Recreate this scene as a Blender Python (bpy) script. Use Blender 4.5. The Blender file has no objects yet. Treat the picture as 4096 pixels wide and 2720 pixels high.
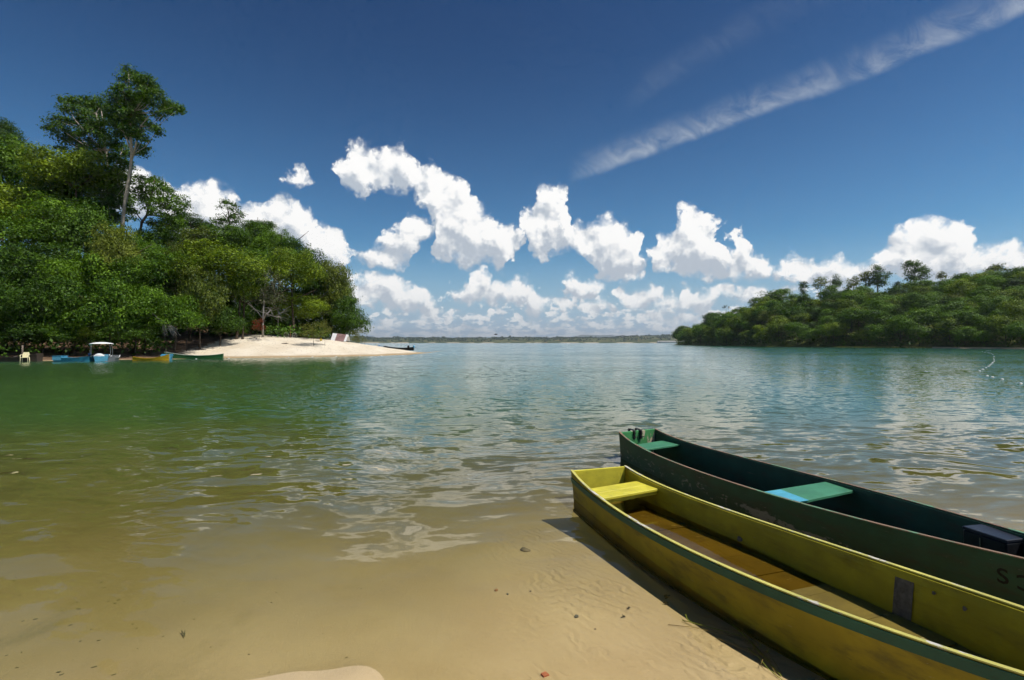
import bpy, bmesh, math, random
import numpy as np
from mathutils import Vector, Matrix
from mathutils.geometry import delaunay_2d_cdt

S = bpy.context.scene
COL = S.collection
R = math.radians
HC, FP, HV = 1.6, 2048.0, 1371.0          # eye height, focal length and horizon row of the 4096 px photograph


def P(u, v, Y):
    return Vector(((u - 2048) / FP * Y, Y, HC - (v - HV) / FP * Y))


def px(n, Y):
    return n / FP * Y

# ------------------------------------------------------------------ camera
cam = bpy.data.cameras.new('camera')
cam.sensor_width, cam.lens = 36.0, 18.0
cam.clip_start, cam.clip_end = 0.05, 60000
camo = bpy.data.objects.new('camera', cam)
camo.location = (0, 0, HC)
camo.rotation_euler = (R(90) + math.atan(11 / 2048), 0, 0)
COL.objects.link(camo)
S.camera = camo

# ------------------------------------------------------------------ light and exposure
SUN_EL, SUN_AZ = 60.0, 106.0               # azimuth from +Y (view direction) towards +X
sv = Vector((math.sin(R(SUN_AZ)) * math.cos(R(SUN_EL)), math.cos(R(SUN_AZ)) * math.cos(R(SUN_EL)), math.sin(R(SUN_EL))))
sun = bpy.data.lights.new('sun', 'SUN')
sun.energy, sun.angle, sun.color = 4.8, R(0.53), (1.0, 0.955, 0.88)
suno = bpy.data.objects.new('sun', sun)
suno.rotation_euler = sv.to_track_quat('Z', 'Y').to_euler()
suno.location = (30, -20, 60)
COL.objects.link(suno)
S.view_settings.view_transform = 'Standard'
S.view_settings.look = 'None'
S.view_settings.exposure = 0.0
S.view_settings.gamma = 1.0
S.view_settings.use_curve_mapping = False
S.render.engine = 'CYCLES'
S.cycles.use_denoising = True
S.cycles.use_adaptive_sampling = True
S.cycles.adaptive_threshold = 0.03
S.cycles.adaptive_min_samples = 12
S.cycles.max_bounces = 6
S.cycles.diffuse_bounces = 2
S.cycles.glossy_bounces = 3
S.cycles.transmission_bounces = 3
S.cycles.transparent_max_bounces = 12
S.cycles.volume_bounces = 0
S.cycles.sample_clamp_indirect = 6
S.cycles.caustics_reflective = False
S.cycles.caustics_refractive = False


class NT:
    """small helper for node trees"""
    def __init__(self, tree, dim='3D'):
        self.t, self.dim = tree, dim

    def n(self, kind, **kw):
        nd = self.t.nodes.new(kind)
        for k, v in kw.items():
            setattr(nd, k, v)
        return nd

    def link(self, a, b):
        self.t.links.new(a, b)

    def val(self, sock, v):
        if isinstance(v, bpy.types.NodeSocket):
            self.link(v, sock)
        elif isinstance(v, (tuple, list)) and len(v) == 3 and sock.type == 'RGBA':
            sock.default_value = (*v, 1)
        else:
            sock.default_value = v

    def m(self, op, a, b=0.0, c=0.0, clamp=False):
        nd = self.n('ShaderNodeMath', operation=op, use_clamp=clamp)
        for i, v in enumerate((a, b, c)):
            self.val(nd.inputs[i], v)
        return nd.outputs[0]

    def vm(self, op, a, b=(0, 0, 0), c=None, out=0):
        nd = self.n('ShaderNodeVectorMath', operation=op)
        self.val(nd.inputs[0], a)
        if op == 'SCALE':
            self.val(nd.inputs['Scale'], b)
        else:
            self.val(nd.inputs[1], b)
            if c is not None:
                self.val(nd.inputs[2], c)
        return nd.outputs[out]

    def sstep(self, x, lo, hi, a=0.0, b=1.0):
        nd = self.n('ShaderNodeMapRange', interpolation_type='SMOOTHSTEP')
        for i, v in enumerate((x, lo, hi, a, b)):
            self.val(nd.inputs[i], v)
        return nd.outputs[0]

    def lin(self, x, lo, hi, a=0.0, b=1.0):
        nd = self.n('ShaderNodeMapRange')
        for i, v in enumerate((x, lo, hi, a, b)):
            self.val(nd.inputs[i], v)
        return nd.outputs[0]

    def mix(self, f, a, b, mode='MIX'):
        nd = self.n('ShaderNodeMix', data_type='RGBA', blend_type=mode)
        self.val(nd.inputs[0], f)
        self.val(nd.inputs[6], a)
        self.val(nd.inputs[7], b)
        return nd.outputs[2]

    def noise(self, vec, scale, detail=3.0, rough=0.5, out=0, dim=None, dist=0.0):
        dim = dim or self.dim
        nd = self.n('ShaderNodeTexNoise', noise_dimensions=dim)
        self.val(nd.inputs['Vector'], vec)
        self.val(nd.inputs['Scale'], scale)
        self.val(nd.inputs['Detail'], detail)
        self.val(nd.inputs['Roughness'], rough)
        self.val(nd.inputs['Distortion'], dist)
        return nd.outputs[out]

    def curve(self, x, pts):
        nd = self.n('ShaderNodeFloatCurve')
        c = nd.mapping.curves[0]
        nd.mapping.use_clip = False
        c.points[0].location = pts[0]
        c.points[1].location = pts[-1]
        for p in pts[1:-1]:
            c.points.new(*p)
        for p in c.points:
            p.handle_type = 'VECTOR'
        nd.mapping.update()
        self.val(nd.inputs['Value'], x)
        return nd.outputs[0]

    def comb(self, x, y, z=0.0):
        nd = self.n('ShaderNodeCombineXYZ')
        for i, v in enumerate((x, y, z)):
            self.val(nd.inputs[i], v)
        return nd.outputs[0]

    def sep(self, v):
        nd = self.n('ShaderNodeSeparateXYZ')
        self.link(v, nd.inputs[0])
        return nd.outputs

# ------------------------------------------------------------------ sky with clouds
W = bpy.data.worlds.new('World')
S.world = W
W.use_nodes = True
W.node_tree.nodes.clear()
w = NT(W.node_tree, '2D')
W.cycles.sampling_method = 'MANUAL'
W.cycles.sample_map_resolution = 256


def ae(u, v):
    x, y = (u - 2048) / FP, (HV - v) / FP
    return math.atan(x), math.atan(y / math.hypot(1, x))

# cumulus: ellipses (centre and radii in photograph pixels) gathered in tiers without overhangs
def z1(l): return [(600 + a / 1.4756, 500 + b / 1.4756, c / 1.4756, d / 1.4756) for a, b, c, d in l]
def z2(l): return [(1900 + a / 1.816, 700 + b / 1.816, c / 1.816, d / 1.816) for a, b, c, d in l]
TIER_A = z1([(905, 265, 62, 55), (860, 320, 60, 40),
    (1150, 290, 60, 70), (1250, 220, 90, 85), (1350, 250, 110, 110), (1460, 185, 78, 78), (1200, 350, 70, 60), (1250, 420, 50, 55),
    (1400, 330, 90, 70), (1480, 360, 70, 50), (1630, 310, 85, 90), (1700, 400, 110, 90), (1800, 430, 95, 105),
    (1850, 560, 120, 150), (1950, 620, 110, 130), (2040, 670, 115, 115), (1920, 740, 170, 105), (1810, 790, 110, 60), (2100, 800, 60, 36)]) + \
  z2([(470, 610, 55, 35), (520, 180, 95, 98), (600, 190, 88, 100), (430, 330, 115, 100), (560, 350, 130, 90), (460, 500, 125, 90), (620, 470, 120, 110),
    (740, 430, 80, 80), (780, 520, 70, 70), (960, 420, 145, 105), (1060, 430, 100, 105), (1100, 560, 115, 140), (960, 600, 130, 120),
    (1130, 690, 105, 70), (980, 690, 130, 75),
    (1560, 310, 105, 80), (1620, 320, 75, 95), (1450, 400, 60, 60), (1490, 500, 225, 110), (1620, 560, 130, 120), (1400, 600, 105, 90),
    (1560, 660, 150, 55), (1760, 450, 55, 70), (1930, 450, 32, 55), (1830, 690, 200, 75), (2050, 660, 90, 95), (1900, 610, 55, 60), (2055, 590, 22, 45)]) + \
  [(3160, 1060, 70, 40), (3225, 1060, 45, 36), (3290, 1090, 85, 50), (3360, 1080, 62, 55), (3330, 1130, 110, 45), (3450, 1105, 60, 40),
   (3560, 1060, 80, 60), (3640, 1010, 90, 80), (3700, 960, 80, 80), (3735, 915, 62, 48), (3790, 970, 85, 85), (3720, 1060, 190, 80),
   (3840, 1060, 90, 85), (3930, 1035, 80, 60), (3990, 1020, 60, 50), (4060, 1050, 90, 55), (4180, 1040, 110, 80), (4300, 1080, 140, 70), (4700, 1010, 260, 120), (5200, 1080, 200, 80),
   (-200, 900, 180, 120), (-600, 980, 240, 130)]
TIER_B = [(520, 780, 90, 120), (600, 800, 80, 90)] + z1([(215, 415, 90, 98), (350, 425, 115, 98), (480, 465, 95, 100), (330, 620, 230, 150), (560, 620, 150, 150), (720, 520, 115, 118), (820, 590, 145, 150),
    (950, 635, 115, 108), (1000, 720, 125, 125), (1075, 790, 115, 85), (1170, 810, 65, 40),
    (1590, 595, 100, 80), (1500, 650, 110, 85), (1420, 740, 110, 70), (1330, 790, 80, 60), (1500, 800, 60, 60)]) + \
  z2([(720, 760, 60, 50), (820, 830, 150, 85), (910, 860, 85, 60), (1100, 830, 65, 60), (1180, 900, 110, 80), (1270, 880, 70, 60), (1380, 950, 150, 55), (1600, 960, 150, 50),
      (1540, 830, 75, 55), (1640, 860, 110, 50), (1830, 860, 190, 60), (2080, 850, 120, 55)]) + \
  [(3000, 1190, 130, 40), (3140, 1180, 60, 26), (3190, 1170, 60, 28)]
TIER_C = z1([(1150, 930, 75, 70), (1180, 1010, 60, 70), (1290, 945, 65, 60), (1400, 960, 110, 88), (1340, 1020, 120, 65), (1500, 990, 95, 70), (1500, 1060, 120, 50),
    (1930, 930, 65, 82), (1890, 1020, 110, 65), (1990, 1030, 70, 60), (2052, 925, 35, 45), (2080, 990, 60, 60), (2170, 1000, 105, 85), (2280, 1060, 85, 60), (1630, 1090, 60, 60)]) + \
  z2([(620, 950, 60, 50), (650, 1010, 90, 45), (700, 930, 40, 40), (810, 1010, 50, 30), (920, 960, 110, 50), (880, 1030, 60, 30), (1350, 1040, 200, 50), (1600, 1050, 160, 60)])
AZ0, AZ1, EMAX, NS = -1.15, 1.15, 0.62, 230


def tier_curves(blobs):
    conv = []
    for (u, v, ru, rv) in blobs:
        a, e = ae(u, v)
        a1, _ = ae(u + ru, v)
        _, e1 = ae(u, v - rv)
        conv.append((a, e, abs(a1 - a) * .97 + .003, abs(e1 - e) * 1.05 + .004))
    top, bot, mids = [], [], []
    for i in range(NS):
        a = AZ0 + (AZ1 - AZ0) * i / (NS - 1)
        t, b = -0.05, 0.05
        first = True
        for (ca, ce, ra, re) in conv:
            q = (a - ca) / ra
            if abs(q) < 1:
                h = re * math.sqrt(1 - q * q)
                if first:
                    t, b, first = ce + h, ce - h * .9, False
                else:
                    t, b = max(t, ce + h), min(b, ce - h * .9)
        mids.append(None if first else (t + b) / 2)
        top.append([i / (NS - 1), (t + .1) / EMAX])
        bot.append([i / (NS - 1), (b + .1) / EMAX])
    have = [i for i in range(NS) if mids[i] is not None]
    for i in range(NS):          # gaps between clouds close at the height of the nearest cloud
        if mids[i] is None:
            mdl = mids[min(have, key=lambda j_: abs(j_ - i))]
            top[i][1], bot[i][1] = (mdl - .02 + .1) / EMAX, (mdl + .02 + .1) / EMAX
    return [tuple(p) for p in top], [tuple(p) for p in bot]


def cloud_group():
    g = bpy.data.node_groups.new('cloud_height', 'ShaderNodeTree')
    g.interface.new_socket('Vector', in_out='INPUT', socket_type='NodeSocketVector')
    g.interface.new_socket('Field', in_out='OUTPUT', socket_type='NodeSocketFloat')
    g.interface.new_socket('Height', in_out='OUTPUT', socket_type='NodeSocketFloat')
    g.interface.new_socket('Rel', in_out='OUTPUT', socket_type='NodeSocketFloat')
    k = NT(g, '2D')
    gi, go = k.n('NodeGroupInput'), k.n('NodeGroupOutput')
    v = gi.outputs[0]
    n1 = k.noise(v, 17.0, 4.0, 0.54, out=1)
    n2 = k.noise(v, 90.0, 2.0, 0.6, out=1)
    n1 = k.vm('SUBTRACT', n1, (.5, .5, .5))
    n2 = k.vm('SUBTRACT', n2, (.5, .5, .5))
    wv = k.vm('MULTIPLY_ADD', n1, (.075, .066, 0), v)
    wv = k.vm('MULTIPLY_ADD', n2, (.010, .010, 0), wv)
    x, y, _ = k.sep(wv)
    an = k.lin(x, AZ0, AZ1)
    f = None
    for blobs in (TIER_A, TIER_B, TIER_C):
        tp, bt = tier_curves(blobs)
        t = k.m('MULTIPLY_ADD', k.curve(an, tp), EMAX, -.1)
        b = k.m('MULTIPLY_ADD', k.curve(an, bt), EMAX, -.1)
        fk = k.m('MINIMUM', k.m('SUBTRACT', t, y), k.m('SUBTRACT', y, b))
        rk = k.m('DIVIDE', k.m('SUBTRACT', y, b), k.m('MAXIMUM', k.m('SUBTRACT', t, b), .03), clamp=True)
        if f is None:
            f, rel = fk, rk
        else:
            gt = k.m('GREATER_THAN', fk, f)
            rel = k.m('ADD', k.m('MULTIPLY', rk, gt), k.m('MULTIPLY', rel, k.m('SUBTRACT', 1.0, gt)))
            f = k.m('MAXIMUM', f, fk)
    # crowded small cumulus towards the horizon, foreshortened
    sx, sy, _ = k.sep(v)
    le = k.m('LOGARITHM', k.m('ADD', k.m('MAXIMUM', sy, 0.0), .022), math.e)
    hv = k.comb(k.m('MULTIPLY', sx, 13.0), k.m('MULTIPLY', le, 2.1))
    hn = k.noise(hv, 2.1, 4.0, 0.56)
    hn2 = k.noise(k.comb(k.m('MULTIPLY', sx, 38.0), k.m('MULTIPLY', le, 4.4)), 1.6, 4.0, 0.55)
    cov = k.sstep(sy, .03, .20, .05, -.36)
    hf = k.m('ADD', k.m('SUBTRACT', k.m('MULTIPLY_ADD', hn2, .45, k.m('MULTIPLY', hn, .55)), .5), cov)
    hf = k.m('MULTIPLY', hf, .16)
    f2 = k.m('MAXIMUM', f, hf)
    k.link(f2, go.inputs[0])
    rel = k.m('MAXIMUM', rel, k.m('MULTIPLY', k.m('GREATER_THAN', hf, f), .75))
    k.link(rel, go.inputs[2])
    puff = k.noise(v, 27.0, 4.0, 0.52)
    hgt = k.m('POWER', k.m('MAXIMUM', k.m('DIVIDE', f2, .05), 0.0), 0.55)
    hgt = k.m('MULTIPLY_ADD', k.noise(v, 80.0, 2.0, .5), .7, hgt)
    hgt = k.m('MULTIPLY_ADD', puff, 2.2, k.m('MINIMUM', hgt, 1.9))
    k.link(hgt, go.inputs[1])
    return g


tc = w.n('ShaderNodeTexCoord')
dx, dy, dz = w.sep(tc.outputs['Generated'])
az = w.m('ARCTAN2', dx, dy)
el = w.m('ARCSINE', dz)
azf = w.m('SUBTRACT', w.m('PINGPONG', w.m('ADD', az, 1.05), 2.1), 1.05)      # the cloud pattern goes on all round
pv = w.comb(azf, el)
grp = cloud_group()
gA = w.n('ShaderNodeGroup', node_tree=grp)
gB = w.n('ShaderNodeGroup', node_tree=grp)
w.link(pv, gA.inputs[0])
w.link(w.vm('ADD', pv, (.011, .019, 0)), gB.inputs[0])
field, h1, h2 = gA.outputs[0], gA.outputs[1], gB.outputs[1]
above = w.sstep(el, -.004, .004)
wisp = w.sstep(w.noise(pv, 42.0, 3.0, .6), .35, .7, .009, .028)
cover = w.m('MULTIPLY', w.sstep(field, -.0025, wisp), above)
lit = w.m('MULTIPLY_ADD', w.m('SUBTRACT', h1, h2), 1.0, .62)
lit = w.m('ADD', lit, w.sstep(gA.outputs[2], .0, .55, -.52, .08), clamp=True)
c_cloud = w.mix(lit, (5.8, 6.5, 7.4), (12.4, 12.3, 12.1))
far_fade = w.sstep(el, .0, .12, .55, 0.0)
c_cloud = w.mix(far_fade, c_cloud, (7.4, 8.3, 9.0))
sky = w.n('ShaderNodeTexSky', sky_type='NISHITA', sun_disc=False, sun_elevation=R(SUN_EL), sun_rotation=R(SUN_AZ),
          air_density=1.0, dust_density=0.35, ozone_density=2.2, altitude=30.0)
skyc = w.n('ShaderNodeGamma')
w.link(sky.outputs[0], skyc.inputs[0])
skyc.inputs[1].default_value = 1.22
skyt = w.mix(1.0, skyc.outputs[0], (.365, .66, .76), 'MULTIPLY')
deep = w.sstep(el, .08, .62)
skyt = w.mix(deep, skyt, w.mix(1.0, skyt, (.30, .47, .62), 'MULTIPLY'))
skyt = w.mix(w.sstep(el, .20, .0), skyt, (4.4, 6.2, 8.0))
# thin cirrus streaks
def streak(lo, th, streng, soft):
    pts = [ae(u, v) for u, v in lo]
    cv = w.curve(w.lin(azf, AZ0, AZ1), [(0.0, 0.0)] + [((a - AZ0) / (AZ1 - AZ0), (e + .1) / EMAX) for a, e in pts] + [(1.0, min(1.2, (pts[-1][1] + .16) / EMAX))])
    base = w.m('MULTIPLY_ADD', cv, EMAX, -.1)
    d = w.m('SUBTRACT', el, base)
    nz = w.noise(w.comb(w.m('MULTIPLY', w.m('ADD', azf, w.m('MULTIPLY', el, .9)), 19.0), w.m('MULTIPLY', w.m('SUBTRACT', el, w.m('MULTIPLY', azf, .35)), 17.0)), 1.0, 8.0, .66, dist=.5)
    gap = w.sstep(w.noise(pv, 9.0, 3.0, .55), 0.25, .62, .62, 1.0)
    streng = w.m('MULTIPLY', gap, streng)
    wob = w.m('MULTIPLY', w.m('SUBTRACT', w.noise(pv, 14.0, 5.0, .6), .5), .014)
    d = w.m('ADD', d, wob)
    m1 = w.m('MULTIPLY', w.sstep(d, -.003 * soft, .012 * soft), w.sstep(d, .0, th, 1.0, 0.0))
    a0, a1 = pts[0][0], pts[-1][0]
    m2 = w.sstep(azf, a0 - .005, a0 + .06)
    return w.m('MULTIPLY', w.m('MULTIPLY', m1, m2), w.m('MULTIPLY', w.sstep(nz, .26, .74, .10, 1.0), streng))
s1 = streak([(2270, 738), (2607, 617), (2996, 482), (3419, 334), (3664, 237), (4096, 59)], .060, .50, 1.0)
s2 = streak([(2480, 470), (2750, 300), (3000, 165), (3300, 20)], .060, .13, 4.0)
cir = w.m('ADD', s1, s2, clamp=True)
c1 = w.mix(cir, skyt, (8.2, 8.6, 8.8))
c2 = w.mix(cover, c1, c_cloud)
bg = w.n('ShaderNodeBackground')
w.link(c2, bg.inputs[0])
bg.inputs[1].default_value = 0.085
wo = w.n('ShaderNodeOutputWorld')
w.link(bg.outputs[0], wo.inputs[0])

# ------------------------------------------------------------------ materials
def mat(name):
    m = bpy.data.materials.new(name)
    m.use_nodes = True
    m.node_tree.nodes.clear()
    k = NT(m.node_tree)
    out = k.n('ShaderNodeOutputMaterial')
    return m, k, out


def principled(k, out, col, rough=.6, spec=.3, bump=None, bdist=.01, metallic=0.0):
    b = k.n('ShaderNodeBsdfPrincipled')
    k.val(b.inputs['Base Color'], col)
    k.val(b.inputs['Roughness'], rough)
    k.val(b.inputs['Specular IOR Level'], spec)
    k.val(b.inputs['Metallic'], metallic)
    if bump is not None:
        bn = k.n('ShaderNodeBump')
        bn.inputs['Distance'].default_value = bdist
        bn.inputs['Strength'].default_value = 1.0
        k.link(bump, bn.inputs['Height'])
        k.link(bn.outputs[0], b.inputs['Normal'])
    if out is not None:
        k.link(b.outputs[0], out.inputs[0])
    return b


def plain(name, col, rough=.55, spec=.35, var=.18, scale=6.0, metallic=0.0):
    m, k, out = mat(name)
    tcn = k.n('ShaderNodeTexCoord')
    nz = k.noise(tcn.outputs['Object'], scale, 5.0, .6)
    c = k.mix(k.sstep(nz, .3, .7), tuple(x * (1 - var) for x in col), tuple(min(1, x * (1 + var)) for x in col))
    principled(k, out, c, rough, spec, nz, .004, metallic)
    return m


def painted(name, col, worn, dirt, wear=.66, dirt_amt=.5, rough=.5, stretch=(1, .25, 1), scale=9.0, low=None, scuff=None):
    """old boat paint: streaky colour, worn spots showing wood or primer, grime"""
    m, k, out = mat(name)
    tcn = k.n('ShaderNodeTexCoord')
    v = k.vm('MULTIPLY', tcn.outputs['Object'], stretch)
    n1 = k.noise(v, scale, 6.0, .65)
    n2 = k.noise(tcn.outputs['Object'], scale * .45, 5.0, .6)
    n3 = k.noise(v, scale * 5, 4.0, .7)
    c = k.mix(k.sstep(n2, .3, .72), tuple(x * .82 for x in col), tuple(min(1, x * 1.14) for x in col))
    dm = k.m('MULTIPLY', k.sstep(n1, .45, .75), dirt_amt)
    c = k.mix(dm, c, dirt)
    sp = k.sstep(n3, .70, .78)
    c = k.mix(k.m('MULTIPLY', sp, .6), c, dirt)
    sc_ = k.noise(k.vm('MULTIPLY', tcn.outputs['Object'], (5.0, .55, 8.0)), 7.0, 5.0, .72)
    c = k.mix(k.m('MULTIPLY', k.sstep(sc_, .66, .72), .45), c, worn)
    c = k.mix(k.m('MULTIPLY', k.sstep(sc_, .36, .30), .55), c, dirt)
    wm = k.sstep(k.m('MULTIPLY_ADD', n1, .75, k.m('MULTIPLY', n3, .25)), wear - .02, wear + .02)
    c = k.mix(wm, c, worn)
    if low is not None:       # water-line grime of the hull: (z where it ends, softness)
        z = k.sep(tcn.outputs['Object'])[2]
        zz = k.m('MULTIPLY_ADD', n1, .16, k.m('SUBTRACT', z, .08))
        gm = k.sstep(zz, low[0], low[0] - low[1])
        c = k.mix(k.m('MULTIPLY', gm, .85), c, (.035, .03, .012))
    if scuff is not None:     # scraped band along the hull: (y from, y to, z middle at each end, half height, colour)
        X, Y_, Z = k.sep(tcn.outputs['Object'])
        ya, yb_, za, zb_, hz, cs = scuff
        dzm = k.m('ABSOLUTE', k.m('SUBTRACT', Z, k.lin(Y_, ya, yb_, za, zb_)))
        n5 = k.noise(k.vm('MULTIPLY', tcn.outputs['Object'], (1, 1, 2.2)), 11.0, 6.0, .7)
        sm = k.m('MULTIPLY', k.sstep(dzm, hz, hz * .3), k.m('MULTIPLY', k.sstep(Y_, ya, ya + .3), k.sstep(Y_, yb_, yb_ - .3)))
        sm = k.m('MULTIPLY', k.sstep(k.m('MULTIPLY_ADD', sm, .16, n5), .565, .61), .85)
        c = k.mix(k.m('MULTIPLY', sm, k.sstep(dzm, hz * 1.4, hz)), c, cs)
    principled(k, out, c, rough, .35, k.m('MULTIPLY_ADD', wm, -.5, n1), .003)
    return m


def leaf_mat(name, dark, light, hueobj=.35):
    m, k, out = mat(name)
    at = k.n('ShaderNodeAttribute', attribute_name='tint')
    oi = k.n('ShaderNodeObjectInfo')
    r, g, b = k.sep(at.outputs['Vector'])
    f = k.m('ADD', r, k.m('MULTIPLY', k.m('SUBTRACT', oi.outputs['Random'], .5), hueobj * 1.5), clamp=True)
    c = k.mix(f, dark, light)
    pb = principled(k, None, c, .55, .22)
    tr = k.n('ShaderNodeBsdfTranslucent')
    k.link(k.mix(.5, c, light), tr.inputs[0])
    mx = k.n('ShaderNodeMixShader')
    mx.inputs[0].default_value = .22
    k.link(pb.outputs[0], mx.inputs[1])
    k.link(tr.outputs[0], mx.inputs[2])
    k.link(mx.outputs[0], out.inputs[0])
    return m


LEAF = {
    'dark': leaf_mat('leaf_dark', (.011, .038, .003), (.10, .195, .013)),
    'green': leaf_mat('leaf_green', (.017, .060, .003), (.160, .290, .013)),
    'yellow': leaf_mat('leaf_yellow', (.032, .078, .003), (.255, .345, .014)),
    'olive': leaf_mat('leaf_olive', (.032, .062, .006), (.22, .265, .028)),
    'grey': leaf_mat('leaf_grey', (.055, .065, .030), (.15, .15, .075)),
    'lime': leaf_mat('leaf_lime', (.075, .10, .010), (.22, .23, .035)),
    'red': leaf_mat('leaf_red', (.12, .025, .008), (.26, .06, .02)),
    'far': leaf_mat('leaf_far', (.018, .042, .020), (.050, .088, .036)),
    'straw': leaf_mat('leaf_straw', (.09, .11, .02), (.24, .25, .07)),
}
BARK = plain('bark', (.075, .058, .042), .85, .1, .35, 14)
BARK_PALE = plain('bark_pale', (.42, .36, .29), .8, .1, .3, 9)
BARK_GREY = plain('dead_wood', (.34, .32, .29), .85, .1, .3, 12)


def sand_near():
    m, k, out = mat('lake_bed_sand')
    g = k.n('ShaderNodeNewGeometry')
    pos = g.outputs['Position']
    x, y, z = k.sep(pos)
    n1 = k.noise(pos, .9, 5.0, .55)
    n2 = k.noise(pos, 26.0, 4.0, .7)
    n3 = k.noise(pos, 190.0, 2.0, .6)
    c = k.mix(k.sstep(n1, .3, .7), (.47, .340, .168), (.58, .440, .240))
    c = k.mix(k.m('MULTIPLY', k.sstep(n3, .35, .75), .45), c, (.58, .47, .31))
    c = k.mix(k.m('MULTIPLY', k.sstep(n2, .66, .74), .35), c, (.16, .13, .07))
    # algae film and fallen bits further out on the left
    al = k.m('MULTIPLY', k.sstep(k.noise(k.vm('MULTIPLY', pos, (1, .5, 1)), 1.5, 5, .6), .52, .68), k.sstep(x, -.2, -2.6))
    c = k.mix(k.m('MULTIPLY', al, .5), c, (.24, .20, .075))
    dry = k.sstep(z, -.012, .012)
    c = k.mix(k.m('MULTIPLY', dry, .4), c, (.47, .352, .200))
    # hand-sized current ripples in the sand
    wv = k.vm('MULTIPLY_ADD', k.vm('SUBTRACT', k.noise(pos, 2.3, 4, .6, out=1), (.5, .5, .5)), (.5, .5, 0), pos)
    nd = k.n('ShaderNodeTexWave', wave_type='BANDS', bands_direction='DIAGONAL')
    k.link(wv, nd.inputs['Vector'])
    nd.inputs['Scale'].default_value = 5.2
    nd.inputs['Distortion'].default_value = 3.2
    nd.inputs['Detail'].default_value = 2.0
    rip = k.m('MULTIPLY', nd.outputs['Fac'], k.m('MULTIPLY', k.sstep(k.noise(pos, .8, 2, .5), .36, .6), k.sstep(x, -.6, .7)))
    hh = k.m('ADD', k.m('MULTIPLY', rip, .5), k.m('MULTIPLY_ADD', n2, .22, k.m('MULTIPLY', n3, .12)))
    principled(k, out, c, .75, .25, hh, .018)
    return m


def headland_mat():
    m, k, out = mat('headland_ground')
    g = k.n('ShaderNodeNewGeometry')
    pos = g.outputs['Position']
    at = k.n('ShaderNodeAttribute', attribute_name='sandy')
    x, y, z = k.sep(pos)
    n1 = k.noise(pos, .35, 5, .6)
    n2 = k.noise(pos, 3.0, 5, .65)
    n3 = k.noise(k.vm('MULTIPLY', pos, (1, 2.5, 1)), 1.1, 5, .65)
    sand = k.mix(k.sstep(n1, .3, .7), (.62, .53, .40), (.73, .65, .52))
    sand = k.mix(k.m('MULTIPLY', k.sstep(n2, .56, .72), .35), sand, (.36, .26, .17))
    wet = k.sstep(k.m('MULTIPLY_ADD', n1, .1, z), .30, .12)
    sand = k.mix(wet, sand, (.40, .29, .165))
    soil = k.mix(k.sstep(n3, .35, .65), (.075, .045, .028), (.24, .155, .095))
    f = k.sstep(k.m('MULTIPLY_ADD', k.m('SUBTRACT', n3, .5), 1.2, at.outputs['Fac']), .38, .62)
    c = k.mix(f, soil, sand)
    principled(k, out, c, .9, .1, k.m('MULTIPLY_ADD', n3, .7, k.m('MULTIPLY', n2, .5)), .10)
    return m


def hill_mat(name, a, b, sc=.12):
    m, k, out = mat(name)
    g = k.n('ShaderNodeNewGeometry')
    n1 = k.noise(g.outputs['Position'], sc, 6, .62)
    n2 = k.noise(g.outputs['Position'], sc * 9, 4, .65)
    c = k.mix(k.sstep(k.m('MULTIPLY_ADD', n2, .4, k.m('MULTIPLY', n1, .6)), .36, .64), a, b)
    principled(k, out, c, .95, .05, n2, .25)
    return m


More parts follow.
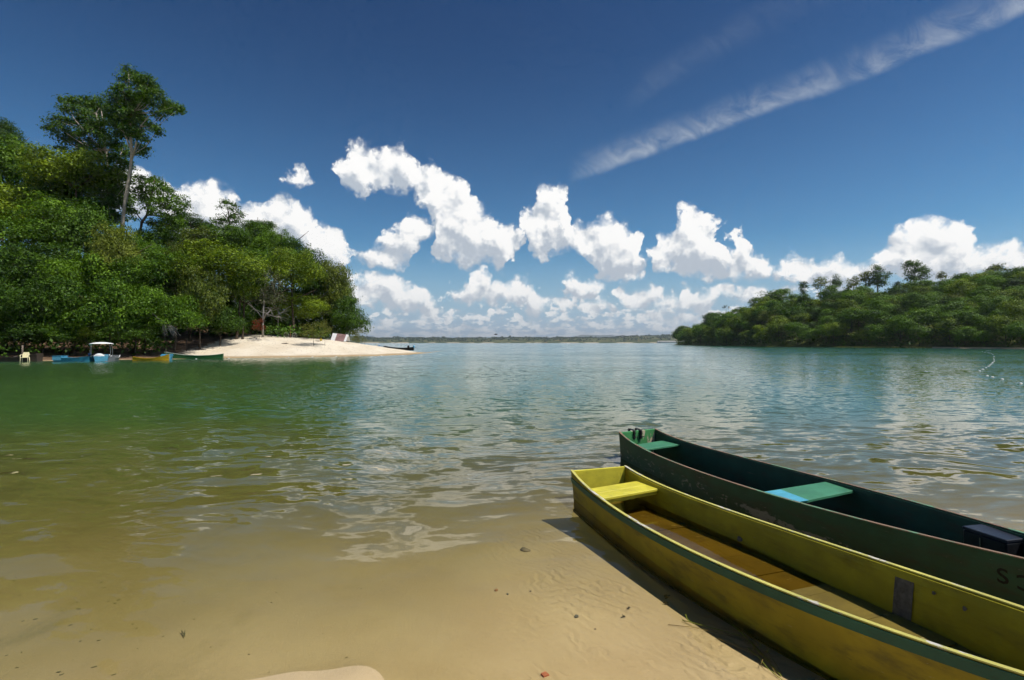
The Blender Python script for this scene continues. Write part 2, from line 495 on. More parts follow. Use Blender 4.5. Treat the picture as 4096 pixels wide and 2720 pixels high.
def water_mat():
    m, k, out = mat('lake_water')
    k.dim = '2D'
    g = k.n('ShaderNodeNewGeometry')
    pos = g.outputs['Position']
    x, y, z = k.sep(pos)
    # waves as surface slopes, long crests across the view, calmer at the beach
    wob = k.vm('MULTIPLY_ADD', k.vm('SUBTRACT', k.noise(pos, .35, 3, .5, out=1), (.5, .5, .5)), (1.2, 1.2, 0), pos)
    nA = k.noise(k.vm('MULTIPLY', wob, (1.15, 2.7, 1)), 1.0, 2.0, .5, out=1)
    nB = k.noise(k.vm('MULTIPLY', wob, (3.6, 8.0, 1)), 1.0, 2.0, .55, out=1)
    nC = k.noise(k.vm('MULTIPLY', pos, (.16, .42, 1)), 1.0, 2.0, .5, out=1)
    A = k.vm('SUBTRACT', nA, (.5, .5, .5))
    B = k.vm('SUBTRACT', nB, (.5, .5, .5))
    C = k.vm('SUBTRACT', nC, (.5, .5, .5))
    yy = k.m('MULTIPLY_ADD', x, .06, y)
    aA = k.lin(yy, 2.4, 7.5, .10, .43)
    aB = k.lin(yy, 2.6, 9.0, .03, .42)
    aC = k.lin(yy, 4.0, 30.0, .05, .28)
    gust = k.sstep(k.noise(k.vm('MULTIPLY', pos, (.035, .09, 1)), 1.0, 3, .55), .3, .7, .65, 1.2)
    sl = k.vm('SCALE', A, aA)
    sl = k.vm('ADD', sl, k.vm('SCALE', B, aB))
    sl = k.vm('ADD', sl, k.vm('SCALE', C, aC))
    sl = k.vm('SCALE', sl, gust)
    sl = k.vm('MULTIPLY', sl, (.55, 1.0, 0))
    # away from the beach only the faces of the waves that lean shorewards are seen, the backs are hidden behind them
    rad = k.vm('NORMALIZE', k.vm('MULTIPLY', pos, (1, 1, 0)))
    sr = k.vm('DOT_PRODUCT', sl, rad, out=1)
    lean = k.m('MULTIPLY', k.m('ADD', k.m('MULTIPLY', k.m('ABSOLUTE', sr), -.95), k.m('SUBTRACT', -.012, sr)), k.sstep(y, 4.5, 15.0, 0.0, .93))
    sl = k.vm('ADD', sl, k.vm('SCALE', rad, lean))
    nrm = k.vm('NORMALIZE', k.vm('ADD', sl, (0, 0, 1)))
    fr = k.n('ShaderNodeFresnel')
    fr.inputs['IOR'].default_value = 1.333
    k.link(nrm, fr.inputs['Normal'])
    gl = k.n('ShaderNodeBsdfGlossy')
    gl.inputs['Roughness'].default_value = .03
    gl.inputs['Color'].default_value = (1, 1, 1, 1)
    k.link(nrm, gl.inputs['Normal'])
    tp = k.n('ShaderNodeBsdfTransparent')
    # turbid green lake: the deeper, the less of the bed shows
    dn = k.m('MULTIPLY_ADD', k.m('SUBTRACT', k.noise(pos, .28, 3, .5), .5), 2.2, k.m('ADD', k.m('MULTIPLY', k.m('MAXIMUM', k.m('MINIMUM', x, .0), -2.6), -.55), k.m('MULTIPLY_ADD', x, -.06, y)))
    a = k.curve(k.lin(dn, 0.0, 24.0), [(0, 0), (.10, .0), (.13, .07), (.165, .18), (.20, .33), (.25, .52), (.33, .74), (.44, .90), (.62, .98), (1, 1)])
    k.link(k.mix(k.lin(dn, 2.0, 8.5), (.96, .95, .90), (.70, .75, .46)), tp.inputs[0])
    df = k.n('ShaderNodeBsdfDiffuse')
    body = k.mix(k.sstep(dn, 4.2, 14.5), (.175, .150, .040), (.046, .100, .026))
    body = k.mix(k.sstep(y, 12.0, 110.0), body, (.036, .130, .098))
    k.link(body, df.inputs[0])
    bm_ = k.n('ShaderNodeMixShader')
    k.link(a, bm_.inputs[0])
    k.link(tp.outputs[0], bm_.inputs[1])
    k.link(df.outputs[0], bm_.inputs[2])
    mx = k.n('ShaderNodeMixShader')
    k.link(fr.outputs[0], mx.inputs[0])
    k.link(bm_.outputs[0], mx.inputs[1])
    k.link(gl.outputs[0], mx.inputs[2])
    k.link(mx.outputs[0], out.inputs[0])
    return m

# ------------------------------------------------------------------ mesh and object helpers
def mesh_np(name, V, F, smooth=False, tint=None):
    """V (n,3) array, F (m,k) array of equal-sized faces or a list of index lists"""
    me = bpy.data.meshes.new(name)
    V = np.asarray(V, dtype=np.float32)
    if isinstance(F, np.ndarray):
        mf, kf = F.shape
        me.vertices.add(len(V))
        me.vertices.foreach_set('co', V.ravel())
        me.loops.add(mf * kf)
        me.loops.foreach_set('vertex_index', F.astype(np.int32).ravel())
        me.polygons.add(mf)
        me.polygons.foreach_set('loop_start', np.arange(0, mf * kf, kf, dtype=np.int32))
        me.polygons.foreach_set('loop_total', np.full(mf, kf, dtype=np.int32))
    else:
        me.from_pydata(V.tolist(), [], F)
    if smooth:
        me.polygons.foreach_set('use_smooth', np.ones(len(me.polygons), dtype=bool))
    if tint is not None:
        at = me.color_attributes.new('tint', 'FLOAT_COLOR', 'POINT')
        t = np.ones((len(V), 4), dtype=np.float32)
        t[:, 0] = tint
        t[:, 1] = tint
        t[:, 2] = tint
        at.data.foreach_set('color', t.ravel())
    me.update()
    me.validate()
    return me


def obj(name, me, material=None, parent=None):
    o = bpy.data.objects.new(name, me)
    COL.objects.link(o)
    if material is not None and me is not None:
        if not me.materials:
            me.materials.append(material)
        elif me.materials[0] != material:
            o.material_slots[0].link = 'OBJECT'
            o.material_slots[0].material = material
    if parent is not None:
        o.parent = parent
    return o


def tag(o, label=None, cat=None, group=None, kind=None):
    for kk, vv in (('label', label), ('category', cat), ('group', group), ('kind', kind)):
        if vv:
            o[kk] = vv
    return o


def thing(name, label, cat, loc=(0, 0, 0), rz=0.0, group=None):
    o = bpy.data.objects.new(name, None)
    o.empty_display_size = .2
    COL.objects.link(o)
    o.location = loc
    o.rotation_euler = (0, 0, rz)
    return tag(o, label, cat, group)


class MB:
    """collects shapes into one mesh"""
    def __init__(self):
        self.v, self.f = [], []

    def add(self, V, F):
        b = len(self.v)
        self.v += [tuple(p) for p in V]
        self.f += [[i + b for i in q] for q in F]
        return self

    def loft(self, rings, caps=True, closed=True):
        n = len(rings[0])
        V = [p for r in rings for p in r]
        F = []
        for i in range(len(rings) - 1):
            for j in range(n if closed else n - 1):
                a, b = i * n + j, i * n + (j + 1) % n
                F.append([a, b, b + n, a + n])
        if caps:
            F.append(list(range(n))[::-1])
            F.append([(len(rings) - 1) * n + j for j in range(n)])
        return self.add(V, F)

    def box(self, c, s, rz=0.0, rx=0.0):
        M = Matrix.Rotation(rz, 3, 'Z') @ Matrix.Rotation(rx, 3, 'X')
        q = [Vector(c) + M @ Vector((sx * s[0] / 2, sy * s[1] / 2, sz * s[2] / 2)) for sz in (-1, 1) for sx, sy in ((-1, -1), (1, -1), (1, 1), (-1, 1))]
        return self.add(q, [[3, 2, 1, 0], [4, 5, 6, 7], [0, 1, 5, 4], [1, 2, 6, 5], [2, 3, 7, 6], [3, 0, 4, 7]])

    def tube(self, pts, rad, n=7, caps=True):
        pts = [Vector(p) for p in pts]
        if not isinstance(rad, (list, tuple)):
            rad = [rad] * len(pts)
        rings = []
        for i, p in enumerate(pts):
            d = (pts[min(i + 1, len(pts) - 1)] - pts[max(i - 1, 0)])
            d = d.normalized() if d.length > 1e-9 else Vector((0, 0, 1))
            a = d.cross(Vector((0, 0, 1)))
            a = a.normalized() if a.length > .1 else Vector((1, 0, 0))
            b = d.cross(a)
            rings.append([p + rad[i] * (math.cos(2 * math.pi * j / n) * a + math.sin(2 * math.pi * j / n) * b) for j in range(n)])
        return self.loft(rings, caps)

    def lathe(self, prof, c, n=12, axis='Z', sx=1.0):
        rings = []
        for r, z in prof:
            ring = []
            for j in range(n):
                t = 2 * math.pi * j / n
                p = Vector((r * math.cos(t) * sx, r * math.sin(t), z))
                if axis == 'X':
                    p = Vector((p.z, p.x, p.y))
                elif axis == 'Y':
                    p = Vector((p.x, p.z, p.y))
                ring.append(Vector(c) + p)
            rings.append(ring)
        return self.loft(rings)

    def build(self, name, material, parent=None, smooth=False, bevel=0.0):
        me = bpy.data.meshes.new(name)
        me.from_pydata(self.v, [], self.f)
        bm = bmesh.new()
        bm.from_mesh(me)
        bmesh.ops.recalc_face_normals(bm, faces=bm.faces)
        if bevel:
            bmesh.ops.bevel(bm, geom=bm.edges[:], offset=bevel, segments=1, affect='EDGES')
        bm.to_mesh(me)
        bm.free()
        if smooth:
            me.polygons.foreach_set('use_smooth', np.ones(len(me.polygons), dtype=bool))
        return obj(name, me, material, parent)


def sstep(a, b, x):
    t = np.clip((x - a) / (b - a), 0, 1)
    return t * t * (3 - 2 * t)


def vnoise(x, y, seed=0):
    """cheap smooth value noise"""
    rs = np.random.RandomState(seed)
    G = rs.rand(64, 64)
    xi, yi = np.floor(x).astype(int), np.floor(y).astype(int)
    fx, fy = x - xi, y - yi
    fx, fy = fx * fx * (3 - 2 * fx), fy * fy * (3 - 2 * fy)
    g = lambda i, j: G[i % 64, j % 64]
    return (g(xi, yi) * (1 - fx) + g(xi + 1, yi) * fx) * (1 - fy) + (g(xi, yi + 1) * (1 - fx) + g(xi + 1, yi + 1) * fx) * fy - .5


def grid_faces(nr, nc):
    i = np.arange((nr - 1) * nc).reshape(nr - 1, nc)[:, :-1]
    return np.stack([i, i + 1, i + nc + 1, i + nc], -1).reshape(-1, 4)

# ------------------------------------------------------------------ the setting: lake bed, lake, headland, hillside, far shore
def bed_z(x, y):
    ye = y - .10 * x
    zf = np.interp(ye, [-400, -30, -6, 0, 1.2, 2.0, 2.6, 3.4, 4.4, 5.5, 7.0, 9.0, 12, 20, 60, 30000],
                   [6, 4.5, 1.3, .28, .07, -.012, -.035, -.075, -.15, -.27, -.45, -.75, -1.2, -2.4, -5, -8])
    zf = zf + .02 * vnoise(x * .9, y * .9, 3) * sstep(8, 3, y)
    bar = .090 * np.exp(-(((x + 1.08) / .52) ** 2 + ((y - 2.22) / .30) ** 2)) * (1 + .5 * vnoise(x * 4, y * 4, 23)) + .035 * np.exp(-(((x - 1.15) / .35) ** 2 + ((y - 2.25) / .3) ** 2))
    bar = bar + .03 * np.exp(-(((x + .74) / .14) ** 2 + ((y - 2.42) / .22) ** 2))
    return zf + bar


rr = np.concatenate([np.geomspace(.7, 9, 190), np.geomspace(9.4, 30000, 70)])
th = np.concatenate([np.linspace(-math.pi, -1.0, 40, endpoint=False), np.linspace(-1.0, 1.0, 260, endpoint=False), np.linspace(1.0, math.pi, 41)])
RR, TH = np.meshgrid(rr, th, indexing='ij')
BX, BY = RR * np.sin(TH), RR * np.cos(TH)
BZ = bed_z(BX, BY)
V = np.stack([BX, BY, BZ], -1).reshape(-1, 3)
F = grid_faces(len(rr), len(th))
c0 = len(V)
V = np.vstack([V, [[0, 0, float(bed_z(np.array([0.]), np.array([0.]))[0])]]])
me = mesh_np('lake_bed', V, F[:, ::-1].copy(), True)
tag(obj('lake_bed', me, sand_near()), kind='structure')

# left headland: sand spit with a wooded hill behind
YS_T = [-1.8, -1.0, -.80, -.66, -.56, -.414, -.268, -.20, -.165, -.14]
YS_Y = [30, 42.5, 46.5, 49, 52.5, 55.5, 61.0, 68.0, 78.0, 96.0]


def head_z(x, y):
    t = x / y
    q = y - np.interp(t, YS_T, YS_Y)
    amp = np.interp(t, [-1.8, -.75, -.62, -.5, -.35, -.3, -.24, -.19, -.165, -.14], [1.0, 1.0, 1.1, 1.5, 1.35, 1.05, .56, .27, .11, .0])
    beach = amp * (sstep(-1, 13, q) * 1.5 - .06) + np.where(q < 0, q * .10, 0)
    H = np.interp(t, [-1.8, -1.0, -.75, -.6, -.5, -.42, -.36, -.3], [17, 15, 13, 8, 4.5, 1.8, .5, 0])
    z = beach + H * sstep(7, 48, q)
    back = np.interp(t, [-1.8, -.62, -.5, -.42, -.35, -.29, -.24, -.2, -.165], [400, 260, 75, 48, 36, 24, 18, 12, 5])
    z = z - (z + 1.2) * sstep(back * .72, back, q)
    return z + .10 * vnoise(x * .5, y * .5, 5) * sstep(2, 8, q)


def head_z1(x, y):
    return float(head_z(np.array([x]), np.array([y]))[0])


tt = np.concatenate([np.linspace(-1.75, -1.05, 30, endpoint=False), np.linspace(-1.05, -.132, 230)])
qq = np.concatenate([np.linspace(-6, 22, 80, endpoint=False), np.geomspace(22, 420, 60)])
QQ, TT = np.meshgrid(qq, tt, indexing='ij')
YY = QQ + np.interp(TT, YS_T, YS_Y)
XX = TT * YY
ZZ = head_z(XX, YY)
sandy = np.clip(sstep(-.70, -.58, TT) * sstep(3.6, 2.2, ZZ) * sstep(20 + 6 * (TT > -.5), 13, QQ + 9 * sstep(-.5, -.62, TT)), 0, 1)
sandy = np.maximum(sandy, .75 * sstep(2.2, .5, QQ))
me = mesh_np('headland', np.stack([XX, YY, ZZ], -1).reshape(-1, 3), grid_faces(len(qq), len(tt)), True)
at = me.attributes.new('sandy', 'FLOAT', 'POINT')
at.data.foreach_set('value', sandy.ravel().astype(np.float32))
tag(obj('headland', me, headland_mat()), kind='structure')

# right hillside
RS_T = [.30, .325, .36, .42, .5, .67, 1.0, 1.6]
RS_Y = [470, 390, 320, 245, 196, 166, 128, 95]


def hill_z(x, y):
    t = x / y
    q = y - np.interp(t, RS_T, RS_Y)
    H = np.interp(t, [.30, .33, .36, .40, .45, .5, .56, .7, 1.0, 1.6], [-2, .8, 4.5, 9.5, 14.5, 19.0, 21.5, 23.0, 24.0, 26])
    w_ = np.interp(t, [.33, .5, 1.0, 1.6], [70, 62, 58, 55])
    z = H * np.clip(q / w_, -.05, 1) ** 1 * .92 + H * .08 * sstep(w_ * .6, w_ * 1.6, q) + np.minimum(q, 2) * .12 - .05
    z = z - (z + 3) * sstep(w_ * 2.2, w_ * 3.4, q)
    return z + .7 * vnoise(x * .07, y * .07, 8) * sstep(4, 20, q)


def hill_z1(x, y):
    return float(hill_z(np.array([x]), np.array([y]))[0])


tt = np.linspace(.30, 1.55, 200)
qq = np.concatenate([np.linspace(-8, 70, 90, endpoint=False), np.linspace(70, 230, 30)])
QQ, TT = np.meshgrid(qq, tt, indexing='ij')
YY = QQ + np.interp(TT, RS_T, RS_Y)
XX = TT * YY
me = mesh_np('hillside', np.stack([XX, YY, hill_z(XX, YY)], -1).reshape(-1, 3), grid_faces(len(qq), len(tt)), True)
tag(obj('hillside', me, hill_mat('hillside_ground', (.045, .065, .016), (.15, .16, .05))), kind='structure')

# far shore and distant mountains
rs = np.random.RandomState(11)
fx = np.linspace(-2600, 2400, 420)
fy = np.array([2280, 2292, 2300, 2330, 2400, 2520, 2700, 3000, 3600])
FX, FY = np.meshgrid(fx, fy, indexing='ij')
ridge = np.interp(fx / 2500, [-1.04, -.5, -.36, -.25, -.1, .05, .2, .27, .9], [40, 38, 35, 25, 24, 26, 27, 38, 42]) + 3 * vnoise(fx * .012, fx * 0, 4) + 3 * vnoise(fx * .04, fx * 0, 6)
prof = np.array([-1, .10, .14, .22, .5, .85, 1.0, 1.0, .9])
FZ = ridge[:, None] * prof[None, :]
FZ[:, 0] = -4
FZ[:, 1] = .6
me = mesh_np('far_shore', np.stack([FX, FY, FZ], -1).reshape(-1, 3), grid_faces(len(fx), len(fy))[:, ::-1].copy(), True)
m, k, out = mat('far_shore_ground')
g = k.n('ShaderNodeNewGeometry')
n1 = k.noise(g.outputs['Position'], .012, 5, .6)
n2 = k.noise(g.outputs['Position'], .05, 4, .6)
c = k.mix(k.sstep(n1, .4, .6), (.05, .07, .03), (.12, .13, .06))
c = k.mix(k.sstep(n2, .62, .68), c, (.34, .20, .11))
z = k.sep(g.outputs['Position'])[2]
c = k.mix(k.m('MULTIPLY', k.sstep(z, 2.6, 1.8), k.sstep(n1, .50, .56)), c, (.62, .52, .42))
principled(k, out, c, .95, .05)
tag(obj('far_shore', me, m), kind='structure')

mx_ = np.linspace(-3500, 6500, 260)
MPU = [1450, 1850, 2100, 2240, 2290, 2325, 2390, 2440, 2480, 2502, 2535, 2562, 2590, 2625, 2660, 2760, 3100]
MPX = [(u_ - 2048) / FP * 12000 for u_ in MPU]
MPZ = [60, 70, 90, 100, 130, 188, 176, 194, 172, 146, 182, 150, 165, 178, 168, 150, 160]
mz = np.interp(mx_, MPX, MPZ) + 22 * vnoise(mx_ * .0035, mx_ * 0, 9) + 8 * vnoise(mx_ * .012, mx_ * 0, 19)
my = np.array([10500, 11200, 12000, 12800])
MXX, MYY = np.meshgrid(mx_, my, indexing='ij')
MZ = mz[:, None] * np.array([0, .5, 1.0, .1])[None, :] + 14 * vnoise(MXX * .006, MYY * .006, 2) * np.array([0, 1, .4, 0])[None]
me = mesh_np('far_hills', np.stack([MXX, MYY, MZ], -1).reshape(-1, 3), grid_faces(len(mx_), 4)[:, ::-1].copy(), True)
tag(obj('far_hills', me, hill_mat('far_hill_ground', (.035, .05, .03), (.07, .085, .045), .004)), kind='structure')

# ------------------------------------------------------------------ plank boats
def boat_frame(q):
    x0, y0, a, w0, w1, w2, h0, h1, h2, h3, sk, w3, cv = q
    return dict(loc=(x0, y0, 0), rot=a,
                w=lambda s: w0 + w1 * s + w2 * s * s + w3 * s ** 3,
                h=lambda s: h0 + h1 * s + h2 * s * s + h3 * math.exp(-s / .45),
                c=lambda s: cv * s * s, sk=lambda s: sk * math.exp(-s))


class Boat:
    """flat-bottomed plank boat, stern transom at local y = 0, bow towards -y"""
    def __init__(self, root, w, h, zb, L, c=lambda s: 0.0, sk=lambda s: 0.0, flare=.03, th=.02, n=36):
        self.r, self.w, self.h, self.zb, self.L, self.c, self.sk, self.fl, self.th = root, w, h, zb, L, c, sk, flare, th
        self.S = [L * i / (n - 1) for i in range(n)]

    def pt(self, s, sg, f, off=0.0):
        """point on a side: f = 0 chine .. 1 gunwale, off = inward offset"""
        wd = max(self.w(s) - self.fl * (1 - f) * (1 + .5 * f) - off, .004)
        return Vector((sg * wd + self.c(s), -(s + sg * self.sk(s)), self.zb(s) + (self.h(s) - self.zb(s)) * f))

    def sides(self, m):
        for sg in (-1, 1):
            rings = []
            for s in self.S:
                ring = [self.pt(s, sg, f) for f in (0, .33, .66, 1)] + [self.pt(s, sg, f, self.th) for f in (1, .66, .33, 0)]
                rings.append(ring)
            MB().loft(rings).build('side_plank', m, self.r)

    def rail(self, name, m, f0, f1, thick, inside=False, smin=0.0, lift=0.0):
        for sg in (-1, 1):
            rings = []
            for s in self.S:
                if s < smin:
                    continue
                o0 = self.th + .001 if inside else -.001
                o1 = self.th + thick if inside else -thick
                a = [self.pt(s, sg, f1, o0), self.pt(s, sg, f1, o1), self.pt(s, sg, f0, o1), self.pt(s, sg, f0, o0)]
                if lift:
                    a = [p + Vector((0, 0, lift)) for p in a]
                rings.append(a)
            MB().loft(rings).build(name, m, self.r)

    def cap(self, m, wid=.03, hgt=.008):
        for sg in (-1, 1):
            rings = []
            for s in self.S:
                p0, p1 = self.pt(s, sg, 1, -.003), self.pt(s, sg, 1, wid - .003)
                u = Vector((0, 0, .001))
                rings.append([p0 + u, p1 + u, p1 + Vector((0, 0, hgt)), p0 + Vector((0, 0, hgt))])
            MB().loft(rings).build('gunwale', m, self.r)

    def transom(self, s0, s1, m, name='transom', extra=0.0):
        rings = []
        for s in (s0, s1):
            e = Vector((0, 0, extra))
            rings.append([self.pt(s, -1, 0, self.th + .001), self.pt(s, 1, 0, self.th + .001), self.pt(s, 1, 1, self.th + .001) + e, self.pt(s, -1, 1, self.th + .001) + e])
        return MB().loft(rings).build(name, m, self.r)

    def floor(self, m, n, gap=.006, t=.018, lift=0.0):
        L = self.L - .03
        for i in range(n):
            a, b = .02 + (L - .02) * i / n, .02 + (L - .02) * (i + 1) / n - gap
            rings = []
            dz = .002 * ((i * 7) % 3 - 1)
            for s in (a, (a + b) / 2, b):
                l, r = self.pt(s, -1, 0, self.th + .002), self.pt(s, 1, 0, self.th + .002)
                u = Vector((0, 0, t + dz))
                e = Vector((0, 0, lift))
                rings.append([l + Vector((0, 0, .002)) + e, r + Vector((0, 0, .002)) + e, r + u + e, l + u + e])
            MB().loft(rings).build('floor_plank', m, self.r)

    def seat(self, sl, sr, z, m, t=.024, name='seat', boards=1, lap=.0):
        o = None
        for b in range(boards):
            f0, f1 = b / boards, (b + 1) / boards - (.012 if b < boards - 1 else 0)
            q = []
            for (s0, s1), sg in ((sl, -1), (sr, 1)):
                for f in (f0, f1):
                    s = s0 + (s1 - s0) * f
                    ff = (z - self.zb(s)) / (self.h(s) - self.zb(s))
                    p = self.pt(s, sg, ff, self.th + .002)
                    q.append((p.x, p.y))
            lo = [Vector((x, y, z - t)) for x, y in (q[0], q[1], q[3], q[2])]
            hi = [Vector((x, y, z)) for x, y in (q[0], q[1], q[3], q[2])]
            o = MB().loft([lo, hi]).build(name, m, self.r, bevel=.003)
        return o

    def outline(self, z, smax, inset):
        L_, R_ = [], []
        for s in self.S:
            if s > smax:
                break
            f = (z - self.zb(s)) / (self.h(s) - self.zb(s))
            if f < 0:
                break
            for sg, lst in ((-1, L_), (1, R_)):
                p = self.pt(max(s, .03), sg, f, inset)
                q = Matrix.Rotation(self.r.rotation_euler.z, 3, 'Z') @ p + self.r.location
                lst.append(Vector((q.x, q.y)))
        return L_ + R_[::-1]


YEL_SHADED = painted('yellow_paint_shaded', (.30, .228, .008), (.42, .36, .25), (.085, .06, .012), .655, .8, .5, low=(-.02, .10))  # shade of the hull sides is put into this yellow, besides real grime
YEL_IN_SHADED = painted('yellow_paint_inside_shaded', (.33, .285, .012), (.36, .33, .25), (.12, .09, .015), .68, .55, .5, low=(.00, .09))  # same yellow, darkened in colour for the shaded inner walls
YEL_LIT = painted('yellow_seat_paint_lit', (.62, .55, .05), (.55, .44, .26), (.30, .24, .05), .70, .35, .5, stretch=(.3, 1, 1))  # bright copy of the yellow for the sunlit seat and stern board
YEL_FLOOR = painted('yellow_floor', (.165, .120, .022), (.29, .23, .08), (.07, .05, .018), .60, .7, .5, stretch=(.5, 1, 1), scale=6)
GRN_STRIPE = painted('green_stripe', (.012, .085, .055), (.42, .38, .30), (.01, .04, .025), .72, .4, .45)
GRN = painted('green_paint', (.013, .064, .036), (.20, .20, .17), (.035, .025, .018), .63, .7, .45, low=(-.02, .05), scuff=(-4.2, -2.3, .02, .10, .05, (.22, .22, .20)))
GRN_IN = painted('green_paint_inside', (.016, .062, .042), (.18, .13, .08), (.05, .03, .02), .69, .75, .55)
GRN_SEAT = painted('green_seat_paint', (.06, .225, .12), (.40, .42, .30), (.03, .16, .09), .72, .3, .5, stretch=(.3, 1, 1))
GRN_TRANSOM = painted('green_transom_paint', (.06, .25, .085), (.52, .44, .31), (.16, .11, .06), .53, .5, .5, stretch=(1, 1, .35), scale=5)
GRN_FLOOR = painted('green_floor', (.05, .07, .05), (.26, .2, .14), (.03, .02, .015), .6, .7, .6)
RUST_WOOD = painted('bare_wood_edge', (.23, .145, .095), (.12, .26, .15), (.10, .06, .04), .54, .4, .7, scale=14)
PALE_EDGE = painted('pale_worn_edge', (.55, .50, .12), (.60, .56, .50), (.10, .22, .14), .56, .55, .6, scale=12)
BLUE_PATCH = painted('blue_paint', (.09, .38, .52), (.06, .30, .2), (.05, .25, .25), .66, .4, .5, stretch=(.3, 1, 1))
BLACK = plain('black_metal', (.012, .012, .014), .45, .4, .3, 20)
TAPE = plain('grey_patch', (.12, .11, .105), .6, .2, .25, 30)

YQ = [.9083, 5.3646, .324, .3194, .1018, .0008, .2017, -.0062, .0168, .0857, .0046, -.0079, .0069]
GQ = [1.771, 7.2376, .3371, .3269, .1211, -.0125, .2507, -.004, .0073, .1123, -.0457, -.0042, -.0073]
holes = []

fy_ = boat_frame(YQ)
yb = thing('plank_boat', 'yellow plank boat with a green stripe, drawn up on the near sand', 'boat', fy_['loc'], fy_['rot'], 'boats at the near beach')
B = Boat(yb, fy_['w'], fy_['h'], lambda s: -.135 + .014 * s + .0062 * s * s, 4.42, fy_['c'], fy_['sk'], .04, .02, 44)
B.sides(YEL_SHADED)
B.rail('inner_planking', YEL_IN_SHADED, .02, .985, .006, True, .03)
for sg in (-1, 1):
    rings = []
    for s_ in B.S:
        zt = B.h(s_) - .0857 * math.exp(-s_ / .45) * .75 - .004
        fa, fb = (zt - .052 - B.zb(s_)) / (B.h(s_) - B.zb(s_)), (zt - B.zb(s_)) / (B.h(s_) - B.zb(s_))
        rings.append([B.pt(s_, sg, fb, -.001), B.pt(s_, sg, fb, -.010), B.pt(s_, sg, fa, -.010), B.pt(s_, sg, fa, -.001)])
    MB().loft(rings).build('rub_rail', GRN_STRIPE, yb)
B.rail('inwale', YEL_IN_SHADED, .87, .985, .016, True, .03)
B.cap(PALE_EDGE, .026, .007)
B.rail('chine_strip', YEL_SHADED, .0, .06, .014)
B.transom(.0, .022, YEL_LIT)
B.transom(B.L - .03, B.L, YEL_SHADED, 'bow_board')
B.floor(YEL_FLOOR, 13, lift=.085)
MB().loft([[B.pt(s_, -1, 0, .0), B.pt(s_, 1, 0, .0), B.pt(s_, 1, 0, .0) + Vector((0, 0, .012)), B.pt(s_, -1, 0, .0) + Vector((0, 0, .012))] for s_ in B.S]).build('bottom', YEL_SHADED, yb)
B.seat((.36, .68), (.25, .56), .195, YEL_LIT, boards=2)
for sl, sr in (((.40, .44), (.29, .33)), ((.62, .66), (.50, .54))):
    B.seat(sl, sr, .168, YEL_LIT, .035, 'seat_bearer')
# water lying in the yellow boat
zw = .030
lw, rw = [], []
for i in range(30):
    s = .03 + (3.2 - .03) * i / 29
    if B.zb(s) + .098 > zw:
        break
    f = (zw - B.zb(s)) / (B.h(s) - B.zb(s))
    lw.append(B.pt(s, -1, f, B.th + .008))
    rw.append(B.pt(s, 1, f, B.th + .008))
poly = lw + rw[::-1]
bw = MB()
n_ = len(lw)
bw.add(lw + rw, [[i, i + 1, n_ + i + 1, n_ + i] for i in range(n_ - 1)])
m, k, out = mat('bilge_water')
g = k.n('ShaderNodeNewGeometry')
nz = k.vm('SUBTRACT', k.noise(g.outputs['Position'], 5.0, 2, .5, out=1), (.5, .5, .5))
nr = k.vm('NORMALIZE', k.vm('ADD', k.vm('MULTIPLY', nz, (.03, .03, 0)), (0, 0, 1)))
fr = k.n('ShaderNodeFresnel'); fr.inputs[0].default_value = 1.33; k.link(nr, fr.inputs['Normal'])
gl = k.n('ShaderNodeBsdfGlossy'); gl.inputs['Roughness'].default_value = .02; k.link(nr, gl.inputs['Normal'])
tp = k.n('ShaderNodeBsdfTransparent'); tp.inputs[0].default_value = (.80, .70, .42, 1)
mx = k.n('ShaderNodeMixShader'); k.link(fr.outputs[0], mx.inputs[0]); k.link(tp.outputs[0], mx.inputs[1]); k.link(gl.outputs[0], mx.inputs[2]); k.link(mx.outputs[0], out.inputs[0])
bw.build('bilge_water', m, yb)
# grey repair patch on the inside of the far plank, near the bow
rings = []
for s in (2.70, 2.735, 2.77, 2.805):
    rings.append([B.pt(s, 1, f, B.th + .0075 + .001) for f in (.9, .7, .5, .3, .12)])
pt_ = MB().loft(rings, caps=False, closed=False).build('repair_patch', TAPE, yb)
pt_['label'] = 'dull grey repair patch on the inner side'
for s, f, a_, b_ in ((1.52, .42, .05, .10), (2.9, .80, .02, .04), (3.05, .74, .02, .05)):
    MB().loft([[B.pt(s, 1, f, B.th + .0085), B.pt(s, 1, f + b_, B.th + .0085)], [B.pt(s + a_ * .5, 1, f - .01, B.th + .0085), B.pt(s + a_ * .5, 1, f + b_ * 1.1, B.th + .0085)], [B.pt(s + a_, 1, f + .02, B.th + .0085), B.pt(s + a_, 1, f + b_ * .7, B.th + .0085)]], caps=False, closed=False).build('repair_patch', TAPE, yb)
holes.append(B.outline(0.0, 4.2, .010))
BY_ = B

fg = boat_frame(GQ)
gb = thing('plank_boat', 'dark green plank boat with pale green seats, beside the near yellow boat', 'boat', fg['loc'], fg['rot'], 'boats at the near beach')
B = Boat(gb, fg['w'], fg['h'], lambda s: -.115 + .004 * s * s, 4.98, fg['c'], fg['sk'], .03, .02, 48)
B.sides(GRN)
B.rail('inner_planking', GRN_IN, .02, .985, .006, True, .03)
B.rail('inwale', GRN_IN, .90, .985, .014, True, .03)
B.cap(RUST_WOOD, .026, .007)
B.transom(.0, .024, GRN_TRANSOM)
B.transom(B.L - .03, B.L, GRN, 'bow_board')
B.floor(GRN_FLOOR, 14)
B.seat((.28, .60), (.20, .50), .232, GRN_SEAT)
B.seat((.33, .37), (.24, .28), .206, GRN_IN, .05, 'seat_bearer')
B.seat((2.66, 3.00), (2.60, 2.90), .268, GRN_SEAT)
B.seat((2.75, 2.80), (2.68, 2.73), .242, GRN_IN, .05, 'seat_bearer')
B.seat((4.55, 4.8), (4.42, 4.66), .33, GRN_SEAT)
